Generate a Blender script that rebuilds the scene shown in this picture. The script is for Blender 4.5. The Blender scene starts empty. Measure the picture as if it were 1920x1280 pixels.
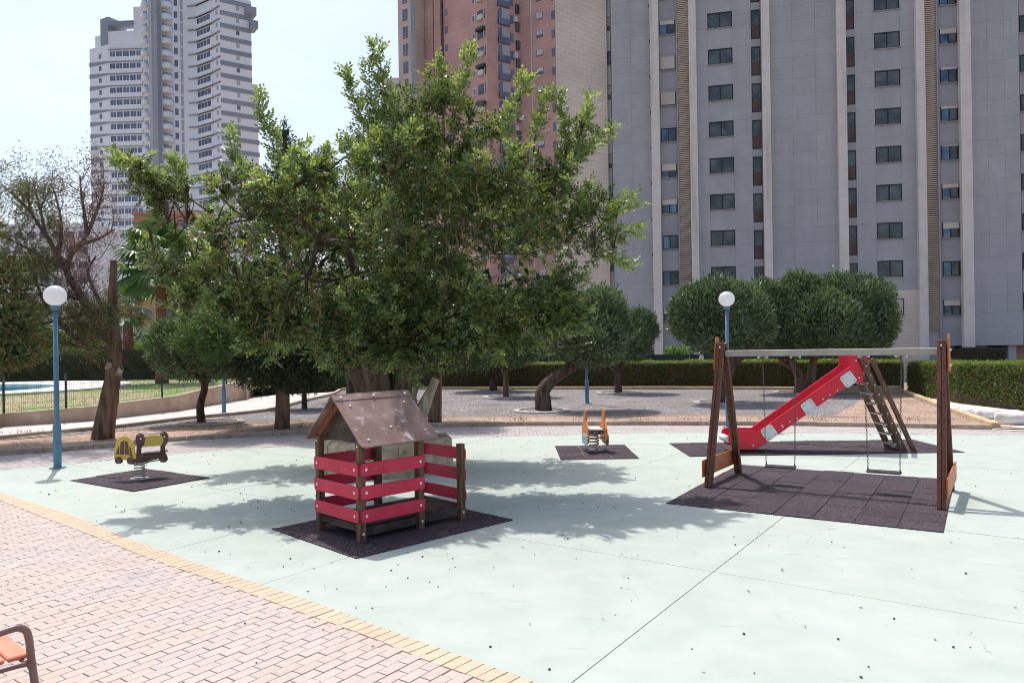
import bpy, bmesh, math, random
import numpy as np
from mathutils import Vector, Matrix

# ------------------------------------------------------------------ camera, world, sun, exposure
scene = bpy.context.scene
F, EYE, ROLL = 1420.0, 2.35, 0.015
CR, SR = math.cos(ROLL), math.sin(ROLL)
cam_data = bpy.data.cameras.new("camera")
cam = bpy.data.objects.new("camera", cam_data)
scene.collection.objects.link(cam)
scene.camera = cam
cam_data.sensor_width = 36.0
cam_data.lens = F / 1920 * 36
cam_data.clip_start = 0.05
cam_data.clip_end = 3000
cam.matrix_world = Matrix(((CR, SR, 0, 0), (0, 0, -1, 0), (-SR, CR, 0, EYE), (0, 0, 0, 1)))

SUN_EL, SUN_AZ = math.radians(64.0), math.radians(-26.0)     # azimuth from +Y towards +X
world = bpy.data.worlds.new("World")
scene.world = world
world.use_nodes = True
wn = world.node_tree
bg = wn.nodes["Background"]
sky = wn.nodes.new("ShaderNodeTexSky")
sky.sky_type = 'NISHITA'
sky.sun_disc = False
sky.sun_elevation = SUN_EL
sky.sun_rotation = SUN_AZ
sky.air_density = 1.0
sky.dust_density = 3.2
sky.ozone_density = 1.25
# thin veil of high cloud
tcw = wn.nodes.new("ShaderNodeTexCoord"); mpw = wn.nodes.new("ShaderNodeMapping"); mpw.inputs["Scale"].default_value = (1.0, 1.0, 3.0)
nw = wn.nodes.new("ShaderNodeTexNoise"); nw.inputs["Scale"].default_value = 2.6; nw.inputs["Detail"].default_value = 9; nw.inputs["Roughness"].default_value = 0.6
rw = wn.nodes.new("ShaderNodeValToRGB"); rw.color_ramp.elements[0].position = 0.48; rw.color_ramp.elements[1].position = 0.78
rw.color_ramp.elements[1].color = (0.45, 0.45, 0.45, 1)
mw = wn.nodes.new("ShaderNodeMixRGB"); mw.inputs[2].default_value = (5.6, 5.9, 6.2, 1)
wn.links.new(tcw.outputs["Generated"], mpw.inputs[0]); wn.links.new(mpw.outputs[0], nw.inputs[0]); wn.links.new(nw.outputs[0], rw.inputs[0]); wn.links.new(rw.outputs[0], mw.inputs[0])
wn.links.new(sky.outputs[0], mw.inputs[1])
wn.links.new(mw.outputs[0], bg.inputs[0])
bg.inputs[1].default_value = 0.15
sd = bpy.data.lights.new("sun", 'SUN')
sd.energy = 2.7
sd.angle = math.radians(0.5)
sd.color = (1.0, 0.965, 0.92)
sun = bpy.data.objects.new("sun", sd)
scene.collection.objects.link(sun)
sv = Vector((math.sin(SUN_AZ) * math.cos(SUN_EL), math.cos(SUN_AZ) * math.cos(SUN_EL), math.sin(SUN_EL)))
sun.rotation_euler = sv.to_track_quat('Z', 'Y').to_euler()
sun.location = (-10, 20, 40)
vs = scene.view_settings
vs.view_transform = 'Standard'
vs.look = 'None'
vs.exposure = 0.40
vs.gamma = 1.0
vs.use_curve_mapping = False
scene.render.engine = 'CYCLES'
scene.cycles.use_denoising = True
scene.cycles.pixel_filter_type = 'BLACKMAN_HARRIS'
scene.cycles.filter_width = 1.0
scene.cycles.max_bounces = 6
scene.cycles.transparent_max_bounces = 6

rnd = random.Random(7)
rng = np.random.default_rng(11)
COL = scene.collection

# ------------------------------------------------------------------ measuring helpers
def ray(px, py):
    a = (px - 960) / F; b = (640 - py) / F
    return a * CR + b * SR, -a * SR + b * CR
def at(px, py, z=0.0):
    rx, rz = ray(px, py); t = (z - EYE) / rz
    return (rx * t, t, z)
def atY(px, py, Y):
    rx, rz = ray(px, py)
    return (rx * Y, Y, EYE + rz * Y)
def V(*a): return Vector(a if len(a) > 1 else a[0])

# ------------------------------------------------------------------ materials
def nt(m): return m.node_tree.nodes, m.node_tree.links
def mat(name, c1, c2=None, scale=3.0, detail=6, rough=0.8, bump=0.0, bscale=40.0, stretch=(1, 1, 1), metal=0.0,
        rand=0.0, spec=0.5, c3=None, scale3=0.6, ramp=(0.35, 0.65), c3ramp=(0.45, 0.7), bdist=0.02):
    m = bpy.data.materials.new(name); m.use_nodes = True
    N, L = nt(m)
    p = N["Principled BSDF"]
    p.inputs["Roughness"].default_value = rough
    p.inputs["Metallic"].default_value = metal
    p.inputs["Specular IOR Level"].default_value = spec
    geo = N.new("ShaderNodeNewGeometry")
    mp = N.new("ShaderNodeMapping"); mp.inputs["Scale"].default_value = stretch
    L.new(geo.outputs["Position"], mp.inputs[0])
    col = None
    if c2 is None:
        rgb = N.new("ShaderNodeRGB"); rgb.outputs[0].default_value = (*c1, 1); col = rgb.outputs[0]
    else:
        no = N.new("ShaderNodeTexNoise"); no.inputs["Scale"].default_value = scale; no.inputs["Detail"].default_value = detail
        L.new(mp.outputs[0], no.inputs[0])
        cr = N.new("ShaderNodeValToRGB")
        cr.color_ramp.elements[0].position = ramp[0]; cr.color_ramp.elements[1].position = ramp[1]
        cr.color_ramp.elements[0].color = (*c1, 1); cr.color_ramp.elements[1].color = (*c2, 1)
        L.new(no.outputs[0], cr.inputs[0]); col = cr.outputs[0]
    if c3 is not None:
        n3 = N.new("ShaderNodeTexNoise"); n3.inputs["Scale"].default_value = scale3; n3.inputs["Detail"].default_value = 8
        L.new(mp.outputs[0], n3.inputs[0])
        r3 = N.new("ShaderNodeValToRGB"); r3.color_ramp.elements[0].position = c3ramp[0]; r3.color_ramp.elements[1].position = c3ramp[1]
        L.new(n3.outputs[0], r3.inputs[0])
        mx = N.new("ShaderNodeMixRGB"); mx.inputs[2].default_value = (*c3, 1)
        L.new(r3.outputs[0], mx.inputs[0]); L.new(col, mx.inputs[1]); col = mx.outputs[0]
    if rand:
        oi = N.new("ShaderNodeObjectInfo")
        mr = N.new("ShaderNodeMapRange"); mr.inputs[3].default_value = 1 - rand; mr.inputs[4].default_value = 1 + rand
        L.new(oi.outputs["Random"], mr.inputs[0])
        hs = N.new("ShaderNodeHueSaturation"); L.new(mr.outputs[0], hs.inputs["Value"]); L.new(col, hs.inputs["Color"]); col = hs.outputs[0]
    L.new(col, p.inputs["Base Color"])
    if bump:
        bn = N.new("ShaderNodeTexNoise"); bn.inputs["Scale"].default_value = bscale; bn.inputs["Detail"].default_value = 5
        L.new(mp.outputs[0], bn.inputs[0])
        b = N.new("ShaderNodeBump"); b.inputs["Strength"].default_value = bump; b.inputs["Distance"].default_value = bdist
        L.new(bn.outputs[0], b.inputs["Height"]); L.new(b.outputs[0], p.inputs["Normal"])
    return m

def brick_mat(name, c1, c2, mortar, bw, bh, ms, stain=None, rough=0.85, bias=0.0):
    """brickwork seen from far off, in the wall's own x / z"""
    m = bpy.data.materials.new(name); m.use_nodes = True
    N, L = nt(m); p = N["Principled BSDF"]; p.inputs["Roughness"].default_value = rough
    tc = N.new("ShaderNodeTexCoord"); sx = N.new("ShaderNodeSeparateXYZ"); cx = N.new("ShaderNodeCombineXYZ")
    L.new(tc.outputs["Object"], sx.inputs[0])
    ad = N.new("ShaderNodeMath"); ad.operation = 'ADD'; L.new(sx.outputs[0], ad.inputs[0]); L.new(sx.outputs[1], ad.inputs[1])
    L.new(ad.outputs[0], cx.inputs[0]); L.new(sx.outputs[2], cx.inputs[1])
    b = N.new("ShaderNodeTexBrick"); L.new(cx.outputs[0], b.inputs[0])
    b.inputs["Scale"].default_value = 1.0; b.inputs["Brick Width"].default_value = bw; b.inputs["Row Height"].default_value = bh
    b.inputs["Mortar Size"].default_value = ms; b.inputs["Color1"].default_value = (*c1, 1); b.inputs["Color2"].default_value = (*c2, 1)
    b.inputs["Mortar"].default_value = (*mortar, 1); b.inputs["Bias"].default_value = bias
    col = b.outputs[0]
    n = N.new("ShaderNodeTexNoise"); n.inputs["Scale"].default_value = 0.25; n.inputs["Detail"].default_value = 7
    L.new(tc.outputs["Object"], n.inputs[0])
    mr = N.new("ShaderNodeMapRange"); mr.inputs[1].default_value = 0.3; mr.inputs[2].default_value = 0.7; mr.inputs[3].default_value = 0.84; mr.inputs[4].default_value = 1.12
    L.new(n.outputs[0], mr.inputs[0])
    hs = N.new("ShaderNodeHueSaturation"); L.new(mr.outputs[0], hs.inputs["Value"]); L.new(col, hs.inputs["Color"])
    L.new(hs.outputs[0], p.inputs["Base Color"])
    return m

def leaf_mat(name, c_dark, c_light, trans=0.35, rough=0.5, c_odd=None, odd=0.0):
    m = bpy.data.materials.new(name); m.use_nodes = True
    N, L = nt(m); p = N["Principled BSDF"]
    at_ = N.new("ShaderNodeAttribute"); at_.attribute_name = "v"
    geo = N.new("ShaderNodeNewGeometry")
    no = N.new("ShaderNodeTexNoise"); no.inputs["Scale"].default_value = 0.9; no.inputs["Detail"].default_value = 3
    L.new(geo.outputs["Position"], no.inputs[0])
    ad = N.new("ShaderNodeMath"); ad.operation = 'MULTIPLY_ADD'; ad.inputs[1].default_value = 0.6
    L.new(at_.outputs["Fac"], ad.inputs[0])
    mu = N.new("ShaderNodeMath"); mu.operation = 'MULTIPLY'; mu.inputs[1].default_value = 0.45
    L.new(no.outputs[0], mu.inputs[0]); L.new(mu.outputs[0], ad.inputs[2])
    cr = N.new("ShaderNodeValToRGB")
    cr.color_ramp.elements[0].position = 0.15; cr.color_ramp.elements[1].position = 0.85
    cr.color_ramp.elements[0].color = (*c_dark, 1); cr.color_ramp.elements[1].color = (*c_light, 1)
    if c_odd:
        e = cr.color_ramp.elements.new(1 - odd); e.color = (*c_light, 1)
        cr.color_ramp.elements[-1].position = min(1.0, 1 - odd + 0.02); cr.color_ramp.elements[-1].color = (*c_odd, 1)
        L.new(at_.outputs["Fac"], cr.inputs[0])
    else:
        L.new(ad.outputs[0], cr.inputs[0])
    L.new(cr.outputs[0], p.inputs["Base Color"])
    p.inputs["Roughness"].default_value = rough
    tr = N.new("ShaderNodeBsdfTranslucent"); mx = N.new("ShaderNodeMixShader"); mx.inputs[0].default_value = trans
    gm = N.new("ShaderNodeMixRGB"); gm.blend_type = 'MULTIPLY'; gm.inputs[0].default_value = 1; gm.inputs[2].default_value = (1.3, 1.35, 0.6, 1)
    L.new(cr.outputs[0], gm.inputs[1]); L.new(gm.outputs[0], tr.inputs[0])
    out = N["Material Output"]
    L.new(p.outputs[0], mx.inputs[1]); L.new(tr.outputs[0], mx.inputs[2]); L.new(mx.outputs[0], out.inputs[0])
    return m

def rubber_mat(name):
    m = mat(name, (0.024, 0.018, 0.023), (0.085, 0.062, 0.074), 130, 3, rough=0.9, bump=0.7, bscale=160, rand=0.18, bdist=0.01, ramp=(0.38, 0.7), spec=0.3)
    N, L = nt(m); p = N["Principled BSDF"]
    geo = N.new("ShaderNodeNewGeometry"); n = N.new("ShaderNodeTexNoise"); n.inputs["Scale"].default_value = 55; n.inputs["Detail"].default_value = 2
    L.new(geo.outputs["Position"], n.inputs[0])
    r = N.new("ShaderNodeValToRGB"); r.color_ramp.elements[0].position = 0.60; r.color_ramp.elements[1].position = 0.66
    L.new(n.outputs[0], r.inputs[0])
    src = p.inputs["Base Color"].links[0].from_socket
    mx = N.new("ShaderNodeMixRGB"); mx.inputs[2].default_value = (0.30, 0.23, 0.25, 1)
    L.new(r.outputs[0], mx.inputs[0]); L.new(src, mx.inputs[1]); L.new(mx.outputs[0], p.inputs["Base Color"])
    return m

def mint_mat():
    m = mat("mint_paint", (0.415, 0.475, 0.410), (0.47, 0.52, 0.455), 2.2, 9, rough=0.75, bump=0.12, bscale=60, bdist=0.004,
            c3=(0.50, 0.53, 0.485), scale3=0.5, c3ramp=(0.5, 0.8))
    N, L = nt(m); p = N["Principled BSDF"]
    geo = N.new("ShaderNodeNewGeometry")
    col = p.inputs["Base Color"].links[0].from_socket
    # scuffs: thin stretched marks; fine grey-brown dirt blotches
    for (st, sc, lo, hi, c, rot) in (((1, 9, 1), 1.6, 0.635, 0.70, (0.33, 0.38, 0.34), 0.5), ((7, 1, 1), 1.9, 0.64, 0.71, (0.38, 0.42, 0.37), 1.1),
                                     ((1, 1, 1), 14, 0.63, 0.76, (0.42, 0.46, 0.42), 0), ((1, 1, 1), 3.1, 0.62, 0.85, (0.53, 0.54, 0.50), 0)):
        mp = N.new("ShaderNodeMapping"); mp.inputs["Scale"].default_value = st; mp.inputs["Rotation"].default_value = (0, 0, rot)
        L.new(geo.outputs["Position"], mp.inputs[0])
        n = N.new("ShaderNodeTexNoise"); n.inputs["Scale"].default_value = sc; n.inputs["Detail"].default_value = 7; n.inputs["Roughness"].default_value = 0.62
        L.new(mp.outputs[0], n.inputs[0])
        r = N.new("ShaderNodeValToRGB"); r.color_ramp.elements[0].position = lo; r.color_ramp.elements[1].position = hi
        L.new(n.outputs[0], r.inputs[0])
        mx = N.new("ShaderNodeMixRGB"); mx.inputs[2].default_value = (*c, 1)
        L.new(r.outputs[0], mx.inputs[0]); L.new(col, mx.inputs[1]); col = mx.outputs[0]
    # hairline cracks, only here and there
    wv = N.new("ShaderNodeTexNoise"); wv.inputs["Scale"].default_value = 1.7; wv.inputs["Detail"].default_value = 6; L.new(geo.outputs["Position"], wv.inputs[0])
    va = N.new("ShaderNodeVectorMath"); va.operation = 'MULTIPLY_ADD'; va.inputs[1].default_value = (0.9, 0.9, 0); L.new(wv.outputs["Color"], va.inputs[0]); L.new(geo.outputs["Position"], va.inputs[2])
    vo = N.new("ShaderNodeTexVoronoi"); vo.feature = 'DISTANCE_TO_EDGE'; vo.inputs["Scale"].default_value = 0.55; L.new(va.outputs[0], vo.inputs[0])
    lt = N.new("ShaderNodeMath"); lt.operation = 'LESS_THAN'; lt.inputs[1].default_value = 0.0013; L.new(vo.outputs["Distance"], lt.inputs[0])
    mk = N.new("ShaderNodeTexNoise"); mk.inputs["Scale"].default_value = 0.8; L.new(geo.outputs["Position"], mk.inputs[0])
    gt = N.new("ShaderNodeMath"); gt.operation = 'GREATER_THAN'; gt.inputs[1].default_value = 0.60; L.new(mk.outputs[0], gt.inputs[0])
    ml = N.new("ShaderNodeMath"); ml.operation = 'MULTIPLY'; L.new(lt.outputs[0], ml.inputs[0]); L.new(gt.outputs[0], ml.inputs[1])
    mx = N.new("ShaderNodeMixRGB"); mx.inputs[2].default_value = (0.26, 0.29, 0.26, 1); L.new(ml.outputs[0], mx.inputs[0]); L.new(col, mx.inputs[1]); col = mx.outputs[0]
    L.new(col, p.inputs["Base Color"])
    return m

def gravel_mat(name, a, b, c, sc=28):
    m = bpy.data.materials.new(name); m.use_nodes = True
    N, L = nt(m); p = N["Principled BSDF"]; p.inputs["Roughness"].default_value = 0.95
    geo = N.new("ShaderNodeNewGeometry")
    vo = N.new("ShaderNodeTexVoronoi"); vo.inputs["Scale"].default_value = sc; L.new(geo.outputs["Position"], vo.inputs[0])
    cr = N.new("ShaderNodeValToRGB"); cr.color_ramp.elements[0].color = (*a, 1); cr.color_ramp.elements[1].color = (*c, 1)
    e = cr.color_ramp.elements.new(0.5); e.color = (*b, 1)
    sp = N.new("ShaderNodeSeparateXYZ"); L.new(vo.outputs["Color"], sp.inputs[0]); L.new(sp.outputs[0], cr.inputs[0])
    n = N.new("ShaderNodeTexNoise"); n.inputs["Scale"].default_value = 0.7; n.inputs["Detail"].default_value = 6; L.new(geo.outputs["Position"], n.inputs[0])
    mr = N.new("ShaderNodeMapRange"); mr.inputs[1].default_value = 0.3; mr.inputs[2].default_value = 0.7; mr.inputs[3].default_value = 0.8; mr.inputs[4].default_value = 1.15
    L.new(n.outputs[0], mr.inputs[0])
    hs = N.new("ShaderNodeHueSaturation"); L.new(mr.outputs[0], hs.inputs["Value"]); L.new(cr.outputs[0], hs.inputs["Color"]); L.new(hs.outputs[0], p.inputs["Base Color"])
    b_ = N.new("ShaderNodeBump"); b_.inputs["Strength"].default_value = 1.0; b_.inputs["Distance"].default_value = 0.03; b_.invert = True
    L.new(vo.outputs["Distance"], b_.inputs["Height"]); L.new(b_.outputs[0], p.inputs["Normal"])
    return m

M = {}
M['mint'] = mint_mat()
M['joint'] = mat("joint_dirt", (0.12, 0.13, 0.12), (0.2, 0.2, 0.18), 5)
M['rubber'] = rubber_mat("rubber_granules")
M['paver'] = mat("pink_paver", (0.485, 0.40, 0.35), (0.55, 0.46, 0.405), 22, 5, rough=0.9, bump=0.35, bscale=120, rand=0.04, bdist=0.006, c3=(0.52, 0.45, 0.43), scale3=1.1)
M['paver_y'] = mat("yellow_paver", (0.58, 0.43, 0.30), (0.66, 0.51, 0.37), 18, 5, rough=0.9, bump=0.35, bscale=120, rand=0.05, bdist=0.006)
M['sand_joint'] = mat("sand_joint", (0.28, 0.24, 0.21), (0.42, 0.36, 0.32), 30)
M['cobble'] = mat("cobble", (0.36, 0.32, 0.30), (0.52, 0.47, 0.44), 16, rough=0.9, bump=0.4, bscale=60, rand=0.1)
M['gravel'] = gravel_mat("grey_gravel", (0.07, 0.065, 0.068), (0.24, 0.215, 0.21), (0.50, 0.45, 0.43))
M['mulch'] = gravel_mat("red_gravel", (0.26, 0.15, 0.11), (0.44, 0.30, 0.22), (0.60, 0.45, 0.35), 22)
M['kerb'] = mat("kerb_concrete", (0.38, 0.28, 0.21), (0.52, 0.41, 0.31), 6, rough=0.9, bump=0.3, bscale=50, rand=0.08)
M['kerb_y'] = mat("kerb_ochre", (0.52, 0.36, 0.20), (0.64, 0.48, 0.30), 5, rough=0.9, bump=0.2, rand=0.08)
M['ring'] = mat('ring_stone', (0.40, 0.36, 0.33), (0.52, 0.48, 0.44), 5, rough=0.9, bump=0.3)
M['path'] = mat("path_paving", (0.62, 0.54, 0.50), (0.72, 0.65, 0.60), 8, rough=0.9, c3=(0.5, 0.42, 0.38), scale3=1.5)
M['pale'] = mat("pale_concrete", (0.60, 0.56, 0.50), (0.74, 0.71, 0.66), 4, rough=0.9, bump=0.2)
M['wallc'] = mat("retaining_render", (0.46, 0.33, 0.25), (0.60, 0.46, 0.36), 2.5, 8, rough=0.9, bump=0.3, bscale=30, c3=(0.34, 0.25, 0.21), scale3=0.9, c3ramp=(0.55, 0.8))
M['ground'] = mat("earth", (0.24, 0.19, 0.14), (0.36, 0.29, 0.22), 1.5, rough=0.95)
M['grass'] = mat("lawn_grass", (0.14, 0.235, 0.045), (0.23, 0.335, 0.085), 5, 8, rough=0.9, c3=(0.36, 0.29, 0.17), scale3=0.35, c3ramp=(0.5, 0.62), bump=0.5, bscale=60)
M['drygrass'] = mat("dry_grass", (0.28, 0.24, 0.13), (0.42, 0.33, 0.20), 4, 8, rough=0.95, c3=(0.17, 0.26, 0.07), scale3=0.8, c3ramp=(0.5, 0.68), bump=0.5, bscale=60)
M['water'] = mat("pool_water", (0.10, 0.38, 0.55), (0.16, 0.46, 0.62), 3, rough=0.06, bump=0.15, bscale=5)
M['bark'] = mat("bark", (0.055, 0.035, 0.025), (0.17, 0.115, 0.085), 9, 7, rough=0.95, bump=1.0, bscale=14, stretch=(1, 1, 0.22), bdist=0.06)
M['bark_red'] = mat("bark_reddish", (0.10, 0.055, 0.035), (0.29, 0.185, 0.125), 10, 7, rough=0.95, bump=1.0, bscale=16, stretch=(1, 1, 0.15), bdist=0.07)
M['bark_pale'] = mat("bark_pale", (0.26, 0.20, 0.15), (0.5, 0.42, 0.33), 9, 7, rough=0.9, bump=0.8, bscale=14, stretch=(1, 1, 0.3), bdist=0.04)
M['twig'] = mat("twigs", (0.10, 0.06, 0.055), (0.22, 0.15, 0.13), 9, rough=0.95)
M['carob'] = leaf_mat("carob_leaves", (0.034, 0.068, 0.026), (0.225, 0.305, 0.125), 0.42, 0.34, (0.40, 0.25, 0.09), 0.03)
M['carob_new'] = leaf_mat("carob_new_leaves", (0.15, 0.215, 0.07), (0.36, 0.43, 0.19), 0.45, 0.36)
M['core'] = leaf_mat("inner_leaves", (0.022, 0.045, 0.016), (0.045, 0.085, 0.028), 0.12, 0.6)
M['pod'] = leaf_mat("carob_pods", (0.09, 0.045, 0.022), (0.28, 0.17, 0.06), 0.1, 0.5)
M['olive'] = leaf_mat("olive_leaves", (0.022, 0.042, 0.020), (0.225, 0.31, 0.165), 0.22, 0.42)
M['olive_core_shade'] = leaf_mat("olive_inner_shade", (0.03, 0.042, 0.026), (0.06, 0.085, 0.05), 0.1, 0.6)  # inner leaves darkened: shade inside the crown painted into their colour
M['conifer'] = leaf_mat("conifer_leaves", (0.022, 0.042, 0.022), (0.060, 0.095, 0.038), 0.15, 0.6)
M['conifer_g'] = leaf_mat("conifer_green", (0.05, 0.10, 0.03), (0.14, 0.22, 0.06), 0.25, 0.6)
M['rusty'] = leaf_mat("dry_conifer", (0.16, 0.09, 0.075), (0.36, 0.22, 0.18), 0.25, 0.7)
M['mixed'] = leaf_mat("half_dry_conifer", (0.07, 0.105, 0.03), (0.24, 0.28, 0.10), 0.25, 0.7, (0.27, 0.14, 0.09), 0.22)
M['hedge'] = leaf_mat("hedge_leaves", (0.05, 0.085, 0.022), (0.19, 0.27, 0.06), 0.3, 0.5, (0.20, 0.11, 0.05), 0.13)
M['hedge_sunlit_top'] = leaf_mat("sunlit_top_leaves", (0.14, 0.20, 0.04), (0.30, 0.36, 0.09), 0.35, 0.5)  # lighter leaves: sunlight on the hedge top painted into the colour
M['shrub'] = leaf_mat("shrub_leaves", (0.08, 0.15, 0.03), (0.22, 0.34, 0.08), 0.35, 0.5)
M['grey_shrub'] = leaf_mat("grey_shrub_leaves", (0.14, 0.20, 0.15), (0.32, 0.38, 0.31), 0.25, 0.6)
M['palm'] = leaf_mat("palm_leaves", (0.06, 0.12, 0.035), (0.17, 0.26, 0.09), 0.3, 0.4)
M['palm_trunk'] = mat("palm_trunk", (0.16, 0.06, 0.035), (0.30, 0.14, 0.09), 12, rough=0.95, bump=1, bscale=20)
M['hedge_core'] = mat("hedge_twigs", (0.03, 0.035, 0.02), (0.10, 0.055, 0.03), 7, rough=0.95)
M['wood'] = mat("dark_timber", (0.075, 0.032, 0.014), (0.235, 0.125, 0.065), 7, 8, rough=0.7, bump=0.5, bscale=30, stretch=(6, 6, 0.6), rand=0.15, bdist=0.01)
M['wood2'] = mat("swing_timber", (0.065, 0.018, 0.009), (0.19, 0.062, 0.030), 7, 8, rough=0.55, bump=0.4, bscale=30, stretch=(6, 6, 0.6), rand=0.12, bdist=0.01)
M['deck'] = mat("worn_deck", (0.028, 0.018, 0.015), (0.10, 0.068, 0.055), 5, 8, rough=0.7, bump=0.4, bscale=40, rand=0.1)
M['red'] = mat("red_board", (0.56, 0.012, 0.050), (0.66, 0.022, 0.075), 4, 7, rough=0.45, bump=0.08, bscale=80, rand=0.06, c3=(0.60, 0.07, 0.10), scale3=5, c3ramp=(0.62, 0.9))
M['slide_red'] = mat("slide_red", (0.70, 0.008, 0.03), (0.78, 0.014, 0.045), 3, 7, rough=0.35, c3=(0.5, 0.03, 0.05), scale3=4, c3ramp=(0.55, 0.8))
M['roof'] = mat("roof_board", (0.21, 0.125, 0.10), (0.33, 0.21, 0.175), 3.5, 8, rough=0.5, bump=0.15, bscale=30, c3=(0.52, 0.45, 0.43), scale3=7, c3ramp=(0.6, 0.72))
M['gable'] = mat("gable_timber", (0.13, 0.04, 0.018), (0.24, 0.085, 0.035), 5, rough=0.6, stretch=(5, 5, 1), bump=0.2)
M['bolt'] = mat("bolt_cap", (0.84, 0.76, 0.72), (0.90, 0.85, 0.82), 20, rough=0.35)
M['white'] = mat("white_board", (0.66, 0.66, 0.63), (0.78, 0.78, 0.75), 6, rough=0.5, c3=(0.45, 0.42, 0.38), scale3=6, c3ramp=(0.62, 0.8))
M['steel'] = mat("steel", (0.52, 0.54, 0.58), (0.62, 0.64, 0.68), 12, rough=0.28, metal=0.9)
M['dull_steel'] = mat("galvanised", (0.36, 0.34, 0.31), (0.46, 0.43, 0.39), 6, rough=0.5, metal=0.35)
M['beam'] = mat("beam_steel", (0.44, 0.38, 0.31), (0.54, 0.48, 0.40), 4, 8, rough=0.55, metal=0.0, bump=0.05)
M['orange'] = mat("orange_board", (0.56, 0.135, 0.022), (0.66, 0.19, 0.04), 4, 7, rough=0.45, bump=0.1, c3=(0.5, 0.22, 0.10), scale3=5, c3ramp=(0.58, 0.8))
M['orange2'] = mat("orange_slat", (0.76, 0.22, 0.12), (0.82, 0.27, 0.16), 5, rough=0.5, bump=0.1, rand=0.04)
M['orange3'] = mat("orange_rider", (0.72, 0.20, 0.025), (0.80, 0.27, 0.04), 5, rough=0.45)
M['bench'] = mat("bench_steel", (0.20, 0.11, 0.09), (0.27, 0.16, 0.135), 6, rough=0.35)
M['yellow'] = mat("yellow_board", (0.66, 0.43, 0.06), (0.76, 0.53, 0.11), 6, rough=0.5, c3=(0.5, 0.42, 0.15), scale3=9, c3ramp=(0.55, 0.8))
M['brown'] = mat("brown_board", (0.10, 0.045, 0.035), (0.17, 0.085, 0.065), 6, rough=0.5)
M['skyblue'] = mat("pale_blue_board", (0.36, 0.52, 0.62), (0.55, 0.64, 0.68), 5, rough=0.5)
M['greyb'] = mat("grey_board", (0.33, 0.30, 0.27), (0.45, 0.42, 0.38), 8, rough=0.6)
M['blue'] = mat("lamp_blue", (0.085, 0.20, 0.30), (0.11, 0.25, 0.36), 5, rough=0.4, bump=0.05)
M['chain'] = mat("chain_steel", (0.10, 0.08, 0.075), (0.2, 0.17, 0.16), 30, rough=0.45, metal=0.7)
M['seat'] = mat("rubber_seat", (0.018, 0.018, 0.022), (0.04, 0.04, 0.046), 12, rough=0.45)
M['stone'] = mat("planter_stone", (0.44, 0.33, 0.22), (0.60, 0.47, 0.33), 6, 8, rough=0.95, bump=0.9, bscale=9, bdist=0.05, rand=0.12, c3=(0.30, 0.22, 0.14), scale3=7, c3ramp=(0.58, 0.72))
M['soil'] = mat("soil", (0.08, 0.06, 0.05), (0.22, 0.17, 0.14), 14, rough=0.95, bump=0.8)
M['rock'] = mat("white_rock", (0.62, 0.56, 0.52), (0.78, 0.74, 0.70), 5, 8, rough=0.9, bump=0.6, bscale=8, bdist=0.05)
M['post'] = mat("fence_green", (0.02, 0.035, 0.035), (0.03, 0.05, 0.05), 4, rough=0.5)
M['net'] = mat("screen_net", (0.012, 0.03, 0.035), (0.025, 0.05, 0.055), 3, rough=0.8)
M['panel'] = mat("grey_panel", (0.455, 0.44, 0.455), (0.50, 0.485, 0.50), 0.7, 10, rough=0.85, bump=0.25, bscale=9, rand=0.035, c3=(0.43, 0.415, 0.425), scale3=18, c3ramp=(0.4, 0.7))
M['panel2'] = mat("grey_recess", (0.37, 0.35, 0.37), (0.41, 0.39, 0.41), 0.7, 10, rough=0.85, rand=0.03, bump=0.2, bscale=9)
M['pillar'] = mat("cream_pillar", (0.76, 0.66, 0.61), (0.82, 0.73, 0.68), 1.2, 8, rough=0.85, bump=0.15, bscale=12)
M['gap'] = mat("wall_joint", (0.32, 0.32, 0.335), None, rough=0.9)
M['louvre'] = mat("louvre_slat", (0.58, 0.45, 0.34), (0.68, 0.56, 0.46), 1.5, rough=0.8)
M['louvre_back'] = mat("louvre_void", (0.06, 0.045, 0.035), None, rough=0.9)
M['glass'] = mat("window_glass", (0.03, 0.04, 0.042), (0.12, 0.135, 0.135), 0.9, rough=0.15, spec=0.6)
M['glass_sky_tint'] = mat("sky_tinted_glass", (0.03, 0.06, 0.10), (0.10, 0.2, 0.3), 1.0, rough=0.03, spec=1.0, metal=0.35)  # blue of the reflected sky painted into the glass colour
M['frame'] = mat("dark_frame", (0.02, 0.02, 0.022), None, rough=0.5)
M['shutter'] = mat("cream_shutter", (0.60, 0.50, 0.42), (0.68, 0.60, 0.52), 0.8, rough=0.7, rand=0.12)
M['brown_panel'] = mat("brown_infill", (0.085, 0.045, 0.04), (0.13, 0.07, 0.055), 1.0, rough=0.6)
M['sill'] = mat("grey_sill", (0.33, 0.31, 0.32), (0.40, 0.38, 0.38), 2, rough=0.8)
M['beige_brick'] = brick_mat("beige_brick", (0.86, 0.71, 0.61), (0.80, 0.65, 0.55), (0.66, 0.54, 0.47), 0.34, 0.11, 0.016)
M['red_brick'] = brick_mat("pink_brick", (0.64, 0.38, 0.33), (0.59, 0.34, 0.295), (0.56, 0.355, 0.315), 0.5, 0.22, 0.02)
M['tan_brick'] = brick_mat("tan_brick", (0.66, 0.52, 0.44), (0.61, 0.47, 0.40), (0.55, 0.43, 0.37), 0.5, 0.22, 0.02)
M['salmon'] = brick_mat("salmon_brick", (0.50, 0.27, 0.18), (0.45, 0.24, 0.16), (0.42, 0.25, 0.18), 0.5, 0.25, 0.02)
M['tower_white'] = mat("tower_white", (0.84, 0.84, 0.86), (0.88, 0.88, 0.90), 0.12, 8, rough=0.8)
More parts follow.
